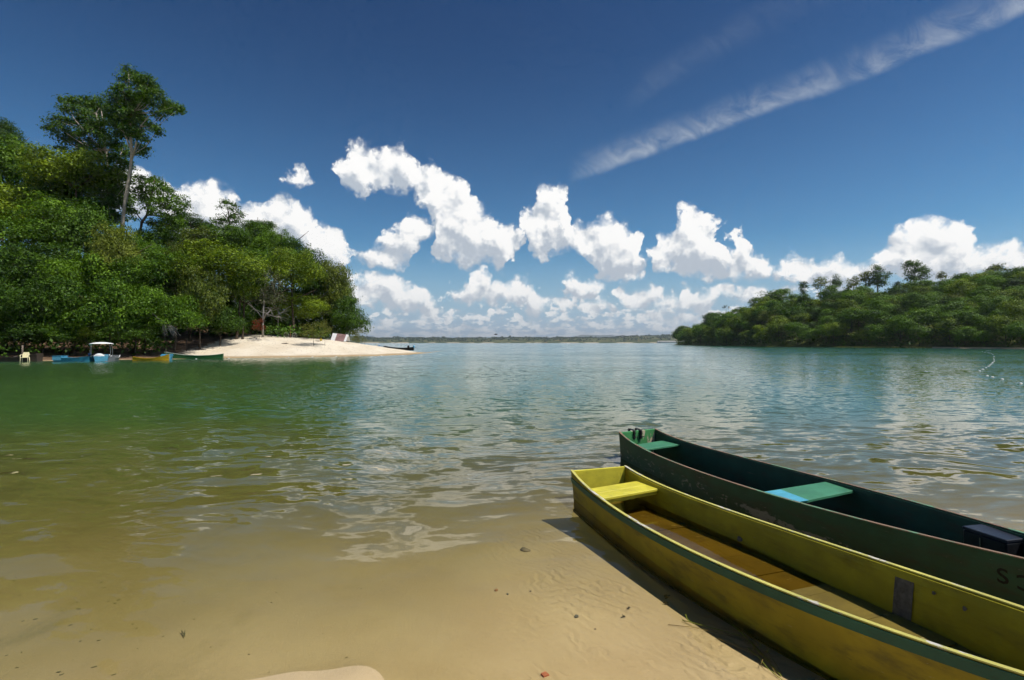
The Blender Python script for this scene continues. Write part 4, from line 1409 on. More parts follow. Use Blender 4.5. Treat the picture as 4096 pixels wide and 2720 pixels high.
for i, (x_, y_, q_) in enumerate(spots):
    gz = hill_z1(x_, y_)
    r_c = np.interp(y_, [120, 350], [3.5, 5.2]) * rs.uniform(.75, 1.35)
    hh = r_c * rs.uniform(.9, 1.75) * (.7 if q_ < 6 else 1.0)
    lf = rs.choice(['dark', 'green', 'green', 'yellow', 'olive'], p=[.14, .34, .22, .25, .05])
    zn = ['at the left tip', 'on the left slope', 'left of the middle', 'in the middle', 'right of the middle', 'near the right edge', 'at the right edge'][int(np.searchsorted([.37, .46, .56, .68, .82, .95], x_ / y_))]
    bd = 'low' if q_ < 14 else 'halfway up' if q_ < 34 else 'high up'
    sz = 'small' if r_c < 3.4 else 'large' if r_c > 4.8 else 'middle-sized'
    t = thing('hillside_tree', sz + ' ' + HUE[str(lf)] + ' tree ' + bd + ' ' + zn + ' of the right wooded hillside', 'tree', (x_, y_, gz), 0, HB)
    tk = obj('trunk', FAR_TRUNKS[i % 2], BARK, t)
    tk.scale = (r_c * 1.2, r_c * 1.2, hh)
    cr = obj('crown', FAR_CROWNS[i % 6], LEAF[lf], t)
    cr.location = (0, 0, hh)
    cr.scale = (r_c, r_c * rs.uniform(.85, 1.15), r_c * rs.uniform(.75, 1.0))
    cr.rotation_euler = (0, 0, rs.uniform(0, 6.28))

# low cover of shrubs and tall grass between them, thin on the open crest
n_ = 3200
t_ = rs.uniform(.325, 1.25, n_)
q_ = 1 + 66 * rs.rand(n_)
y_ = q_ + np.interp(t_, RS_T, RS_Y)
x_ = t_ * y_
lob = np.stack([x_, y_, hill_z(x_, y_) + .3, np.full(n_, 2.0), np.full(n_, 2.0), np.full(n_, .8)], -1)
V, F, ti = leaves(rs, lob, 42000, .75, per=7, inner=.5, lowcut=-.1)
tag(obj('hillside_scrub', mesh_np('hillside_scrub', V, F, False, ti), LEAF['dark']), 'low green scrub between the trees of the right hillside', 'scrub', kind='stuff')
n_ = 9000
t_ = rs.uniform(.42, 1.2, n_)
q_ = rs.uniform(36, 84, n_)
y_ = q_ + np.interp(t_, RS_T, RS_Y)
x_ = t_ * y_
z_ = hill_z(x_, y_)
a_ = rs.uniform(0, 6.28, n_)
hg = rs.uniform(.5, 1.3, n_)
w_ = .35
V = np.stack([np.stack([x_ - w_ * np.cos(a_), y_ - w_ * np.sin(a_), z_ - .05], -1), np.stack([x_ + w_ * np.cos(a_), y_ + w_ * np.sin(a_), z_ - .05], -1),
              np.stack([x_ + .15 * np.cos(a_) + .2, y_ + .15 * np.sin(a_), z_ + hg], -1), np.stack([x_ - .2 * np.cos(a_) + .1, y_ - .2 * np.sin(a_), z_ + hg * .8], -1)], 1).reshape(-1, 3)
tag(obj('crest_grass', mesh_np('crest_grass', V, np.arange(n_ * 4).reshape(-1, 4), False, np.repeat(rs.rand(n_), 4)), LEAF['straw']), 'tall grass along the open crest of the right hill', 'grass', kind='stuff')
# green reeds along the foot of the hill
n_ = 7000
t_ = rs.uniform(.33, .82, n_)
q_ = rs.uniform(-2.5, .6, n_)
ok = vnoise(t_ * 23, t_ * 0, 12) > -.12
t_, q_ = t_[ok], q_[ok]
n_ = len(t_)
y_ = q_ + np.interp(t_, RS_T, RS_Y)
x_ = t_ * y_
a_ = rs.uniform(0, 6.28, n_)
hg = rs.uniform(.15, .5, n_)
V = np.stack([np.stack([x_ - .12 * np.cos(a_), y_ - .12 * np.sin(a_), x_ * 0 - .05], -1), np.stack([x_ + .12 * np.cos(a_), y_ + .12 * np.sin(a_), x_ * 0 - .05], -1),
              np.stack([x_ + .05, y_, hg], -1), np.stack([x_ - .05, y_, hg * .9], -1)], 1).reshape(-1, 3)
tag(obj('shore_reeds', mesh_np('shore_reeds', V, np.arange(n_ * 4).reshape(-1, 4), False, np.repeat(rs.rand(n_), 4)), LEAF['straw']), 'strip of pale green reeds along the foot of the right hill', 'reeds', kind='stuff')
# sand beach strip at the foot of the hill
t_ = np.linspace(.62, 1.3, 90)
ys_ = np.interp(t_, RS_T, RS_Y)
wd = np.clip(.5 + 2.2 * vnoise(t_ * 31, t_ * 0, 17) + .8 * (t_ > .9), .05, 1.6)
V = []
for i in range(90):
    for dq, zz in ((-wd[i] - .6, -.1), (-wd[i] * .3, .16), (1.0, .42), (3.0, .5)):
        y = ys_[i] + dq
        V.append((t_[i] * y, y, zz))
tag(obj('far_beach', mesh_np('far_beach', np.array(V), grid_faces(90, 4)[:, ::-1].copy(), True), plain('beach_sand', (.52, .40, .25), .9, .1, .15, .8)), kind='structure')


# trees that stand out on the crest of the right hill
def zC(l): return [(3100 + a / 2.3705, 950 + b / 2.3705, c / 2.2, d / 2.1) for a, b, c, d in l]
def crest(label, cl, Y, base, path, leaf, n, seed, tr=.18, limbs=(), size=.55, name='crest_tree'):
    n = int(n * 2.6)
    zc = lambda l: [(3100 + a / 2.3705, 950 + b / 2.3705) for a, b in l]
    clump_tree(name, label, zC(cl), Y, zc([base])[0], zc([base] + list(path)), leaf, BARK_GREY, n, size, tr, [zc(l) for l in limbs], ground=hill_z1, seed=seed, dy=1.5)
crest('small dark ragged tree, leftmost on the crest of the right hill', [(265, 445, 30, 20), (285, 470, 22, 20), (255, 475, 20, 18), (268, 510, 25, 20), (272, 540, 24, 20)], 232, (272, 560), [(272, 520), (268, 450)], 'dark', 380, 1, .2)
crest('airy tree with a thin trunk, second from the left on the right crest', [(435, 395, 40, 25), (400, 420, 30, 18), (465, 425, 35, 20), (395, 455, 30, 20), (440, 450, 40, 18), (485, 465, 28, 16), (420, 485, 25, 14)], 236, (432, 535), [(433, 480), (436, 420)], 'olive', 420, 2, .16)
crest('narrow tall tree with bushy base, third on the right crest', [(580, 385, 28, 25), (575, 420, 40, 25), (600, 440, 30, 22), (560, 450, 30, 20), (580, 475, 40, 18), (545, 470, 18, 14)], 234, (573, 520), [(575, 480), (579, 400)], 'dark', 480, 3, .16)
crest('rounded thin-leaved tree beside a bush, fourth on the right crest', [(745, 400, 40, 25), (715, 430, 30, 22), (770, 430, 35, 22), (740, 455, 45, 22), (785, 470, 28, 18), (690, 478, 28, 22)], 232, (745, 500), [(745, 470), (745, 420)], 'olive', 480, 4, .16)
crest('two-tiered tree with drooping left branch on the right crest', [(860, 350, 45, 25), (830, 380, 30, 25), (875, 385, 35, 25), (818, 425, 14, 22), (850, 400, 30, 14), (870, 445, 28, 22)], 228, (862, 480), [(862, 430), (860, 380)], 'olive', 460, 5, .18)
crest('tall dark broad tree with right-hand side branch on the crest', [(960, 290, 40, 30), (985, 310, 40, 35), (930, 345, 40, 28), (975, 360, 55, 40), (1010, 390, 45, 40), (920, 400, 40, 30), (960, 420, 60, 40), (920, 440, 40, 22), (1070, 345, 28, 14), (1060, 370, 25, 14), (1055, 435, 30, 12), (1000, 440, 50, 30)], 226, (975, 470), [(975, 420), (970, 340), (962, 300)], 'dark', 1500, 6, .3, [[(985, 420), (1030, 390), (1070, 350)]])
crest('largest dark rounded tree on the crest of the right hill', [(1300, 240, 50, 28), (1260, 260, 40, 30), (1350, 260, 50, 32), (1290, 290, 60, 35), (1400, 310, 55, 35), (1360, 330, 60, 40), (1280, 345, 45, 30), (1430, 330, 35, 30), (1410, 370, 40, 25), (1300, 385, 50, 30), (1350, 395, 50, 25)], 222, (1330, 420), [(1330, 380), (1325, 320), (1320, 270)], 'dark', 1700, 7, .32, [[(1335, 390), (1380, 350), (1410, 320)]])
crest('small flat-topped tree right of the largest crest tree', [(1590, 345, 30, 18), (1565, 365, 25, 14), (1610, 365, 22, 18), (1585, 375, 30, 10)], 214, (1585, 415), [(1586, 390), (1588, 360)], 'olive', 200, 8, .1)
crest('pair of low dark bushy trees on the right crest', [(1740, 370, 35, 20), (1720, 395, 30, 20), (1800, 360, 32, 25), (1815, 390, 30, 18), (1770, 395, 30, 18), (1760, 355, 20, 12)], 208, (1765, 425), [(1765, 395), (1770, 365)], 'dark', 520, 9, .14)
crest('thin-trunked umbrella tree near the right edge of the crest', [(2110, 275, 45, 25), (2075, 295, 35, 16), (2140, 295, 35, 20), (2030, 310, 35, 14), (2170, 308, 25, 12), (2100, 310, 40, 14)], 200, (2097, 395), [(2100, 340), (2108, 290)], 'olive', 420, 10, .14, [[(2100, 335), (2050, 315), (2020, 310)], [(2103, 325), (2150, 310)]])
crest('bush left of the thin-trunked umbrella tree', [(1990, 365, 38, 25), (1970, 385, 30, 18), (2015, 380, 28, 20)], 202, (1990, 405), [(1990, 390), (1990, 370)], 'olive', 330, 11, .12)
crest('dense dark tree at the right edge on the crest', [(2300, 330, 60, 35), (2360, 320, 60, 40), (2240, 370, 60, 35), (2310, 390, 80, 50), (2200, 400, 60, 35), (2400, 380, 80, 60), (2260, 430, 70, 40)], 176, (2330, 450), [(2330, 420), (2330, 360)], 'dark', 3200, 12, .3, size=.45)
crest('dark shrubby tree standing in the grass below the crest', [(1160, 435, 22, 16), (1165, 460, 30, 18), (1150, 480, 28, 16)], 222, (1160, 490), [(1160, 470), (1162, 445)], 'dark', 260, 13, .12)
crest('dark conical tree rising from the left slope of the right hill', [(275, 570, 50, 25), (300, 600, 60, 35), (250, 605, 40, 30), (280, 640, 70, 30)], 214, (280, 660), [(280, 620), (280, 580)], 'green', 1100, 14, .2)
clump_tree('crest_tree', 'dark wind-swept tree on the left shoulder of the right hill', [(3075, 1172, 34, 14), (3050, 1185, 28, 16), (3090, 1190, 24, 14), (3060, 1200, 40, 14)], 244, (3066, 1225), [(3066, 1215), (3068, 1190)], 'dark', BARK, 800, .5, .2, [], ground=hill_z1, seed=15)
clump_tree('crest_tree', 'small spindly tree low on the left slope of the right hill', [(2906, 1226, 14, 6), (2895, 1235, 10, 6), (2918, 1234, 8, 5)], 296, (2904, 1262), [(2904, 1245), (2906, 1230)], 'grey', BARK_GREY, 90, .6, .14, [], ground=hill_z1, seed=16)
clump_tree('crest_tree', 'spreading tree leaning over the water at the tip of the right hill', [(2728, 1348, 18, 10), (2748, 1340, 20, 12), (2715, 1358, 12, 8), (2740, 1360, 26, 16), (2760, 1365, 24, 14)], 385, (2752, 1381), [(2750, 1365), (2742, 1350)], 'dark', BARK, 900, .8, .3, [], ground=hill_z1, seed=17)

# ------------------------------------------------------------------ far shore: woods, houses, bare earth
rs = np.random.RandomState(41)
n_ = 5200
x_ = rs.uniform(-2300, 1900, n_)
q_ = rs.rand(n_) ** .7
y_ = 2305 + q_ * 420
dens = vnoise(x_ * .006, y_ * .02, 15)
ok = (dens > -.18)
x_, y_ = x_[ok], y_[ok]
gz = np.interp(x_, fx, ridge) * np.interp(y_, fy, prof)
hgt = rs.uniform(3.5, 8, len(x_)) + 5 * (rs.rand(len(x_)) < .04)
wd = rs.uniform(3, 6, len(x_))
Vs, Fs, tn = [], [], []
ico = np.array([(0, 0, 1), (.9, 0, .35), (.28, .85, .4), (-.72, .53, .35), (-.72, -.53, .42), (.28, -.85, .35), (.7, .5, -.4), (-.3, .8, -.5), (-.9, 0, -.4), (-.3, -.8, -.45), (.7, -.5, -.5)])
icf = np.array([(0, 1, 2), (0, 2, 3), (0, 3, 4), (0, 4, 5), (0, 5, 1), (1, 6, 2), (2, 6, 7), (2, 7, 3), (3, 7, 8), (3, 8, 4), (4, 8, 9), (4, 9, 5), (5, 9, 10), (5, 10, 1), (1, 10, 6)])
N = len(x_)
jit = 1 + rs.uniform(-.25, .25, (N, 11, 3))
Vb = ico[None] * jit * np.stack([wd, wd, hgt * .55], -1)[:, None, :] + np.stack([x_, y_, gz + hgt * .5], -1)[:, None, :]
Fb = icf[None] + (np.arange(N) * 11)[:, None, None]
tag(obj('far_wood', mesh_np('far_wood', Vb.reshape(-1, 3), Fb.reshape(-1, 3), False, np.repeat(rs.rand(N), 11)), LEAF['far']), 'distant dark woods along the far shore of the lake', 'woods', kind='stuff')

WHITE = plain('white_wall', (.74, .72, .68), .8, .1, .08, .3)
ROOF = plain('pale_roof', (.55, .50, .46), .8, .1, .15, .3)
ROOF_R = plain('clay_roof', (.32, .14, .08), .85, .1, .2, .3)
WIN = plain('dark_window', (.05, .06, .07), .3, .5, .2, .3)


def far_house(name, label, u, v, wpx, hpx, Y, dep, roof):
    c = P(u, v, Y)
    w_, h_ = px(wpx, Y), px(hpx, Y)
    z0 = max(.8, c.z)
    t = thing(name, label, 'building', (c.x, Y, z0))
    MB().box((0, 0, h_ * .36 - .5), (w_, dep, h_ * .72 + 1)).build('wall', WHITE, t)
    hw, hd = w_ * .52, dep * .56
    MB().loft([[(-hw, -hd, h_ * .725), (-hw, hd, h_ * .725), (-hw, 0, h_)], [(hw, -hd, h_ * .725), (hw, hd, h_ * .725), (hw, 0, h_)]]).build('roof', roof, t)
    nw = max(2, int(w_ / 9))
    for i in range(nw):
        MB().box((-w_ / 2 + w_ * (i + .5) / nw, -dep / 2 - .02, h_ * .36), (w_ / nw * .3, .1, h_ * .24)).build('window', WIN, t)
    return t
far_house('lakeside_shed', 'long low white building on the far shore beside the right hill', 2672, 1372, 62, 8, 2290, 14, ROOF)
far_house('lakeside_house', 'small white house left of the long building on the far shore', 2636, 1373, 13, 8, 2295, 12, ROOF)
far_house('hilltop_house', 'white house with clay roof on the far ridge, left of another', 2464, 1355, 18, 6, 2700, 14, ROOF_R)
far_house('hilltop_house', 'small white house on the far ridge, right of the clay-roofed one', 2490, 1353, 12, 5, 2700, 12, ROOF)

# ------------------------------------------------------------------ boats and things along the left shore
BLUE = painted('pale_blue_paint', (.10, .36, .52), (.32, .40, .42), (.06, .16, .2), .70, .35, .5, low=(.03, .05))
BLUE2 = painted('teal_blue_paint', (.05, .30, .46), (.35, .42, .44), (.04, .14, .2), .70, .35, .5, low=(.03, .05))
AMBER = painted('amber_paint', (.52, .32, .012), (.40, .34, .2), (.22, .12, .01), .70, .35, .5, low=(.03, .05))
GRNB = painted('mid_green_paint', (.02, .12, .035), (.2, .25, .15), (.012, .06, .02), .70, .35, .5, low=(.03, .04))
GRNL = painted('light_green_paint', (.05, .20, .06), (.2, .25, .15), (.03, .12, .03), .70, .35, .5)
BROWN = painted('dark_brown_wood', (.055, .038, .028), (.14, .11, .09), (.025, .018, .012), .68, .5, .7)
BLK = painted('black_tar', (.014, .013, .013), (.07, .055, .045), (.01, .01, .01), .7, .4, .6)
GREYP = painted('grey_paint', (.16, .17, .18), (.3, .3, .3), (.08, .08, .08), .7, .4, .6)
WHITE_PL = plain('white_plastic', (.80, .80, .78), .45, .4, .05, 5)
CREAM_PL = plain('cream_plastic', (.78, .70, .42), .45, .4, .06, 5)
STEEL = plain('steel_tube', (.45, .46, .48), .35, .5, .15, 8, .6)
POST = plain('weathered_post', (.20, .16, .12), .9, .1, .3, 12)
SB = 'boats moored along the left shore'


def small_boat(label, u, v, Y, ang, L, w, h, m, inner, sheer=.12, taper=1.0, seats=2, z0=0.0, pitch=0.0, rim=None, bow_deck=None, name='moored_boat'):
    """open plank boat, bow along `ang` (0 = away to +x)"""
    c = P(u, v, Y)
    t = thing(name, label, 'boat', (c.x, c.y, z0), 0, SB)
    t.rotation_euler = (pitch, 0, ang + math.pi / 2)
    b = Boat(t, lambda s: w / 2 * (.80 + .7 * (s / L) - .9 * (s / L) ** 2 * taper), lambda s: h + sheer * (2 * s / L - .8) ** 2, lambda s: -.06 + .10 * max(0, s / L - .55) ** 1.5 * 3 * sheer, L, flare=.10, th=.02, n=16)
    b.sides(m)
    b.cap(rim or m, .05, .02)
    b.transom(0, .03, m)
    b.transom(L - .05, L, m, 'bow_board')
    b.floor(inner, 5, .01, .10)
    for i in range(seats):
        s0 = L * (.18 + .5 * i)
        b.seat((s0, s0 + .28), (s0, s0 + .28), h * .80, inner)
    if bow_deck:
        s0, s1 = bow_deck
        rings = [[b.pt(s, -1, 1, .0) + Vector((0, 0, .024)), b.pt(s, 1, 1, .0) + Vector((0, 0, .024)), b.pt(s, 1, 1, .0) + Vector((0, 0, .05)), b.pt(s, -1, 1, .0) + Vector((0, 0, .05))] for s in (s0, s1)]
        MB().loft(rings).build('deck', m, t)
    return t, b


small_boat('long dark brown boat at the left edge of the shore', -40, 1445, 43.5, .10, 3.9, 1.0, .34, BROWN, BROWN, .25, .8, 2, .0, 0)
small_boat('low grey boat behind the cream plastic chair', 150, 1444, 45.0, 2.9, 2.4, .9, .22, GREYP, BROWN, .1)
# blue boat with boxed stern
t, b = small_boat('sky blue boat with a boxed-in end, left of the canopy boat', 224, 1449, 43.2, .22, 2.6, 1.05, .32, BLUE2, BLUE, .10, .8, 1, .0)
MB().box((0, -.30, .30), (.96, .62, .34)).build('locker', BLUE, t, bevel=.01)
MB().box((0, -.30, .485), (1.0, .66, .025)).build('locker_lid', BLUE2, t)
MB().tube([(.1, -2.35, .25), (.1, -2.4, .62)], .035).box((.1, -2.42, .62), (.12, .2, .16)).build('outboard_motor', plain('blue_motor', (.03, .12, .28), .4), t, bevel=.0)

# canopy boat: stern towards us, white awning on steel tubes, white cover over the motor
t, b = small_boat('light blue boat under a white awning on steel tubes', 405, 1446, 43.6, 2.22, 3.4, 1.25, .40, BLUE, GREYP, .10, .8, 1, .0, 0, WHITE_PL)
tubes = MB()
for x, y in ((-.60, -.25), (.66, -.25), (-.72, -1.5), (.78, -1.5)):
    rings = [(x, y, .38), (x * 1.03, y, .9), (x * .98, y, 1.3), (x * .9, y, 1.56)]
    MB().tube(rings, .018, 6).build('awning_post', STEEL, t, True)
rings = []
for i in range(9):
    y = .15 - 2.1 * i / 8
    ring_t, ring_b = [], []
    for j in range(13):
        a = -1 + 2 * j / 12
        zz = 1.66 - .13 * a * a * (1 if abs(a) < .9 else 1.25) - (.14 * (1 - a * a) if i == 0 else 0) - .02 * (i % 2)
        ring_t.append(Vector((a * .83, y, zz)))
        ring_b.append(Vector((a * .83, y, zz - .02)))
    rings.append(ring_t + ring_b[::-1])
MB().loft(rings).build('awning', WHITE_PL, t, True)
MB().tube([(.62, -.2, 1.44), (.80, -.22, 1.46)], .075, 8).build('rolled_curtain', plain('aqua_cloth', (.25, .55, .6), .8), t, True)
MB().lathe([(.02, .62), (.10, .60), (.24, .52), (.33, .36), (.36, .30), (.34, .28)], (.14, -.35, .10), 14, sx=1.15).build('motor_cover', WHITE_PL, t, True)
MB().box((.14, -.35, .71), (.18, .12, .05)).build('cover_vent', BLACK, t, bevel=.01)
MB().tube([(-.62, -.05, .42), (-.2, -.05, .56), (.5, -.05, .56), (.72, -.05, .42)], .016, 6).build('stern_rail', STEEL, t, True)
MB().box((-.42, .16, -.02), (.34, .12, .14)).build('float_block', GREYP, t, bevel=.02)
small_boat('grey-sided boat tight against the right side of the canopy boat', 446, 1445, 44.2, 2.12, 3.0, .75, .30, GREYP, GREYP, .12, .8, 1, .0, 0, WHITE_PL)
small_boat('small yellow boat with its bow up on the shore', 532, 1448, 44.2, .50, 2.6, .95, .22, AMBER, AMBER, .24, .8, 2, .02, .0)
t, b = small_boat('light blue boat seen end-on between the yellow and the green boat', 665, 1440, 46.5, 2.14, 3.2, 1.05, .40, BLUE, BLUE2, .08, .8, 1, .0, 0, BLUE2)
MB().box((0, -.25, .47), (.50, .34, .07)).build('stern_deck', BLUE2, t, bevel=.01)
MB().tube([(.02, -.3, .5), (.02, -.3, 1.05)], .02, 6).build('stake', POST, t)
t, b = small_boat('long green boat with a pale rim at the left end of the sandy beach', 893, 1431, 52.2, math.pi + .40, 5.0, 1.05, .30, GRNB, GRNL, .26, .75, 2, .02, 0, plain('pale_rim', (.55, .62, .52), .6))
# black canoe on the far side of the spit, with its motor
c = P(1652, 1402, 84)
t, b = small_boat('black canoe drawn up behind the tip of the sand spit', 1655, 1402, 80, math.pi - .05, 4.7, .95, .34, BLK, BLK, .20, .8, 2, .46, 0)
MB().box((.0, .02, .52), (.3, .22, .42)).build('motor_cover', plain('blue_tarp', (.10, .38, .58), .7), t, bevel=.05)
MB().tube([(0, .1, .45), (.0, .55, .32), (.0, .8, .22)], .035, 6).build('tiller', STEEL, t)
MB().lathe([(.0, 0), (.16, .02), (.18, .2), (.10, .34), (.0, .36)], (0, -.85, .38), 9).build('bundle', BLK, t, True)

# cream plastic chair standing in the shallows
c = P(100, 1455, 43.0)
t = thing('plastic_chair', 'cream plastic armchair standing in the water at the left', 'chair', (c.x, c.y, 0), .5)
MB().box((0, 0, .36), (.46, .44, .035)).build('seat', CREAM_PL, t, bevel=.01)
bk = MB()
bk.loft([[Vector((-.22, .20, .38)), Vector((.22, .20, .38)), Vector((.22, .235, .38)), Vector((-.22, .235, .38))], [Vector((-.23, .27, .62)), Vector((.23, .27, .62)), Vector((.23, .305, .62)), Vector((-.23, .305, .62))], [Vector((-.17, .32, .80)), Vector((.17, .32, .80)), Vector((.17, .35, .80)), Vector((-.17, .35, .80))]])
bk.build('backrest', CREAM_PL, t)
for sx in (-1, 1):
    MB().tube([(sx * .24, -.22, .56), (sx * .26, .0, .59), (sx * .25, .24, .60)], .025, 6).build('armrest', CREAM_PL, t, True)
    MB().tube([(sx * .24, -.22, .57), (sx * .23, -.22, .3), (sx * .26, -.25, -.35)], .028, 6).build('leg', CREAM_PL, t, True)
    MB().tube([(sx * .22, .22, .38), (sx * .25, .28, -.35)], .028, 6).build('leg', CREAM_PL, t, True)


def post(label, u, v0, v1, Y, r, m, lean=0.0, name='wooden_post'):
    a, b_ = P(u, v0, Y), P(u + lean, v1, Y)
    gz = min(head_z1(a.x, Y), a.z) - .25
    t = thing(name, label, 'post', (a.x, Y, gz))
    h_ = b_.z - gz
    d = b_.x - a.x
    MB().tube([(0, 0, 0), (d * .35, .01, h_ * .35), (d * .7, -.01, h_ * .7), (d, 0, h_)], [r * 1.1, r, r * .95, r * .85], 8).build('shaft', m, t, True)
    MB().lathe([(r * .84, 0), (r * .84, .02), (r * .5, .035)], (d, 0, h_ - .01), 8).build('end', m, t)
    return t
post('thick weathered post behind the cream chair', 90, 1440, 1382, 44.5, .075, POST)
post('dark post under the trees at the edge of the sandy beach', 746, 1412, 1350, 55.5, .05, BROWN)
post('brown post standing behind the bicycle', 1161, 1356, 1302, 69.6, .06, plain('red_brown_post', (.22, .11, .06), .9))
post('pale stake near the tip of the sand spit', 1503, 1395, 1377, 80, .06, plain('pale_stake', (.5, .42, .34), .9), 4)
post('thin stake by the olive bush at the end of the wood', 1459, 1386, 1366, 77, .035, POST)
post('thin dark stake at the stern of the black canoe', 1543, 1396, 1383, 86, .05, BLK)

# bicycle leaning on the post
c = P(1163, 1357, 69.2)
bz = head_z1(c.x, c.y)
t = thing('bicycle', 'bicycle leaning on the brown post at the top of the beach', 'bicycle', (c.x, c.y, bz), .12)
t.rotation_euler = (.10, 0, .12)
RIM = plain('wheel_metal', (.42, .41, .38), .4, .5, .1, 8)
DARKF = plain('dark_frame', (.05, .055, .06), .5)
for x in (-.56, .50):
    pts = [(x + .32 * math.cos(a), 0, .34 + .32 * math.sin(a)) for a in [2 * math.pi * i / 18 for i in range(19)]]
    wh = MB().tube(pts, .028, 5, caps=False).build('wheel', RIM, t, True)
    sp = MB()
    for i in range(6):
        a = math.pi * i / 6
        sp.tube([(x - .3 * math.cos(a), 0, .34 - .3 * math.sin(a)), (x + .3 * math.cos(a), 0, .34 + .3 * math.sin(a))], .006, 4)
    sp.build('spokes', RIM, wh)
MB().tube([(-.56, 0, .34), (-.08, 0, .30), (.33, 0, .76), (-.20, 0, .78), (-.56, 0, .34)], .018, 6).tube([(-.08, 0, .30), (-.22, 0, .86)], .018, 6).tube([(.50, 0, .34), (.32, 0, .92)], .018, 6).build('frame', DARKF, t, True)
MB().tube([(.30, -.26, 1.0), (.36, -.12, .97), (.32, 0, .93), (.36, .12, .97), (.30, .26, 1.0)], .015, 6).build('handlebar', RIM, t, True)
MB().loft([[(-.36, -.08, .88), (-.36, .08, .88), (-.36, .08, .93), (-.36, -.08, .93)], [(-.10, -.025, .89), (-.10, .025, .89), (-.10, .025, .92), (-.10, -.025, .92)]]).build('saddle', BLACK, t)
MB().box((-.58, 0, .74), (.36, .12, .03)).build('rack', RIM, t)

# white and brown cloth shelter on the beach
c = P(1356, 1380, 71)
gz = head_z1(c.x, 71.0)
t = thing('beach_tent', 'low tent of white and brown cloth panels at the right end of the wood', 'tent', (c.x, 71.0, gz), -.05)
CL_W = plain('white_cloth', (.80, .80, .80), .85, .1, .04, 3)
CL_B = plain('brown_cloth', (.30, .19, .18), .85, .1, .12, 3)
def panel(x0, x1, m, nm):
    def q(x, f):
        tilt = .16 * f
        return Vector((x + tilt, .55 * f - .35, -.05 + (1.16 - .10 * (x + 1.05)) * f + .015 * math.sin(x * 9 + f * 5)))
    rings = []
    for i in range(5):
        x = x0 + (x1 - x0) * i / 4
        fr_ = [q(x, f) for f in (0, .25, .5, .75, 1)]
        top = q(x, 1)
        bk_ = [Vector((top.x, top.y + .7 * g_, top.z * (1 - g_ * .96))) for g_ in (.3, .65, 1)]
        rings.append(fr_ + bk_ + [p + Vector((0, .02, -.02)) for p in (fr_ + bk_)[::-1]])
    MB().loft(rings).build(nm, m, t)
panel(-1.12, -.50, CL_W, 'white_panel')
panel(-.498, .78, CL_B, 'brown_panel')
panel(.782, 1.08, CL_W, 'white_panel')
MB().tube([(-.44, -.26, .40), (.2, -.18, .64), (.90, .05, .93)], .02, 5).build('guy_cord', plain('dark_cord', (.10, .06, .06), .9), t)
c = P(1387, 1358, 71.8)
gz = head_z1(c.x, 71.8)
t = thing('bag', 'red and orange bag hanging beside the cloth tent', 'bag', (c.x, 71.8, gz))
MB().tube([(.0, .15, -.1), (.0, .15, 1.05)], .025, 6).build('hanging_pole', POST, t)
MB().box((0, 0, .82), (.14, .14, .42)).build('red_pouch', plain('red_cloth', (.5, .03, .025), .8), t, bevel=.03)
MB().box((0, .0, .30), (.17, .14, .44)).build('orange_pouch', plain('orange_cloth', (.42, .12, .03), .8), t, bevel=.03)
# yellow plastic can and driftwood by the bush
c = P(1284, 1364, 68)
t = thing('plastic_can', 'small yellow plastic can on the sand by the yellow-green bush', 'can', (c.x, 68, head_z1(c.x, 68)), .4)
MB().box((0, 0, .12), (.28, .16, .24)).build('body', plain('yellow_plastic', (.6, .42, .04), .5), t, bevel=.03)
MB().tube([(-.08, 0, .23), (-.05, 0, .31), (.06, 0, .31), (.09, 0, .23)], .018, 6).build('handle', plain('yellow_plastic2', (.55, .38, .04), .5), t, True)
for i, (u, v, L, a, lab) in enumerate(((1215, 1362, 1.9, .05, 'long thin driftwood log lying by the bicycle'), (1140, 1372, .8, .3, 'short dark stick lying on the open sand'), (1270, 1364, 1.0, -.2, 'pale driftwood stick under the yellow-green bush'), (800, 1400, 1.3, .2, 'branch lying on the shaded sand near the dark post'), (1020, 1350, 1.8, .15, 'heap of grey sticks on the dirt slope'))):
    Y = (67.5, 63, 67, 57, 63.5)[i]
    c = P(u, v, Y)
    t = thing('driftwood', lab, 'driftwood', (c.x, Y, head_z1(c.x, Y)), a)
    mb = MB().tube([(-L / 2, 0, .03), (-L * .1, .05, .06), (L * .2, -.03, .05), (L / 2, .02, .04)], [.03, .05, .045, .02], 6)
    mb.build('stem', (BARK_GREY, BROWN, BARK_PALE, BROWN, BARK_GREY)[i], t, True)
    mb = MB().tube([(-L * .1, .05, .06), (L * .1, .25, .12)], [.03, .012], 5).tube([(L * .15, -.03, .05), (L * .3, -.25, .14)], [.025, .01], 5)
    if i == 4:
        for j in range(7):
            mb.tube([(-.8 + .2 * j, -.2, .03), (-.5 + .2 * j, .3, .1)], [.02, .015], 5)
    mb.build('twig', (BARK_GREY, BROWN, BARK_PALE, BROWN, BARK_GREY)[i], t, True)

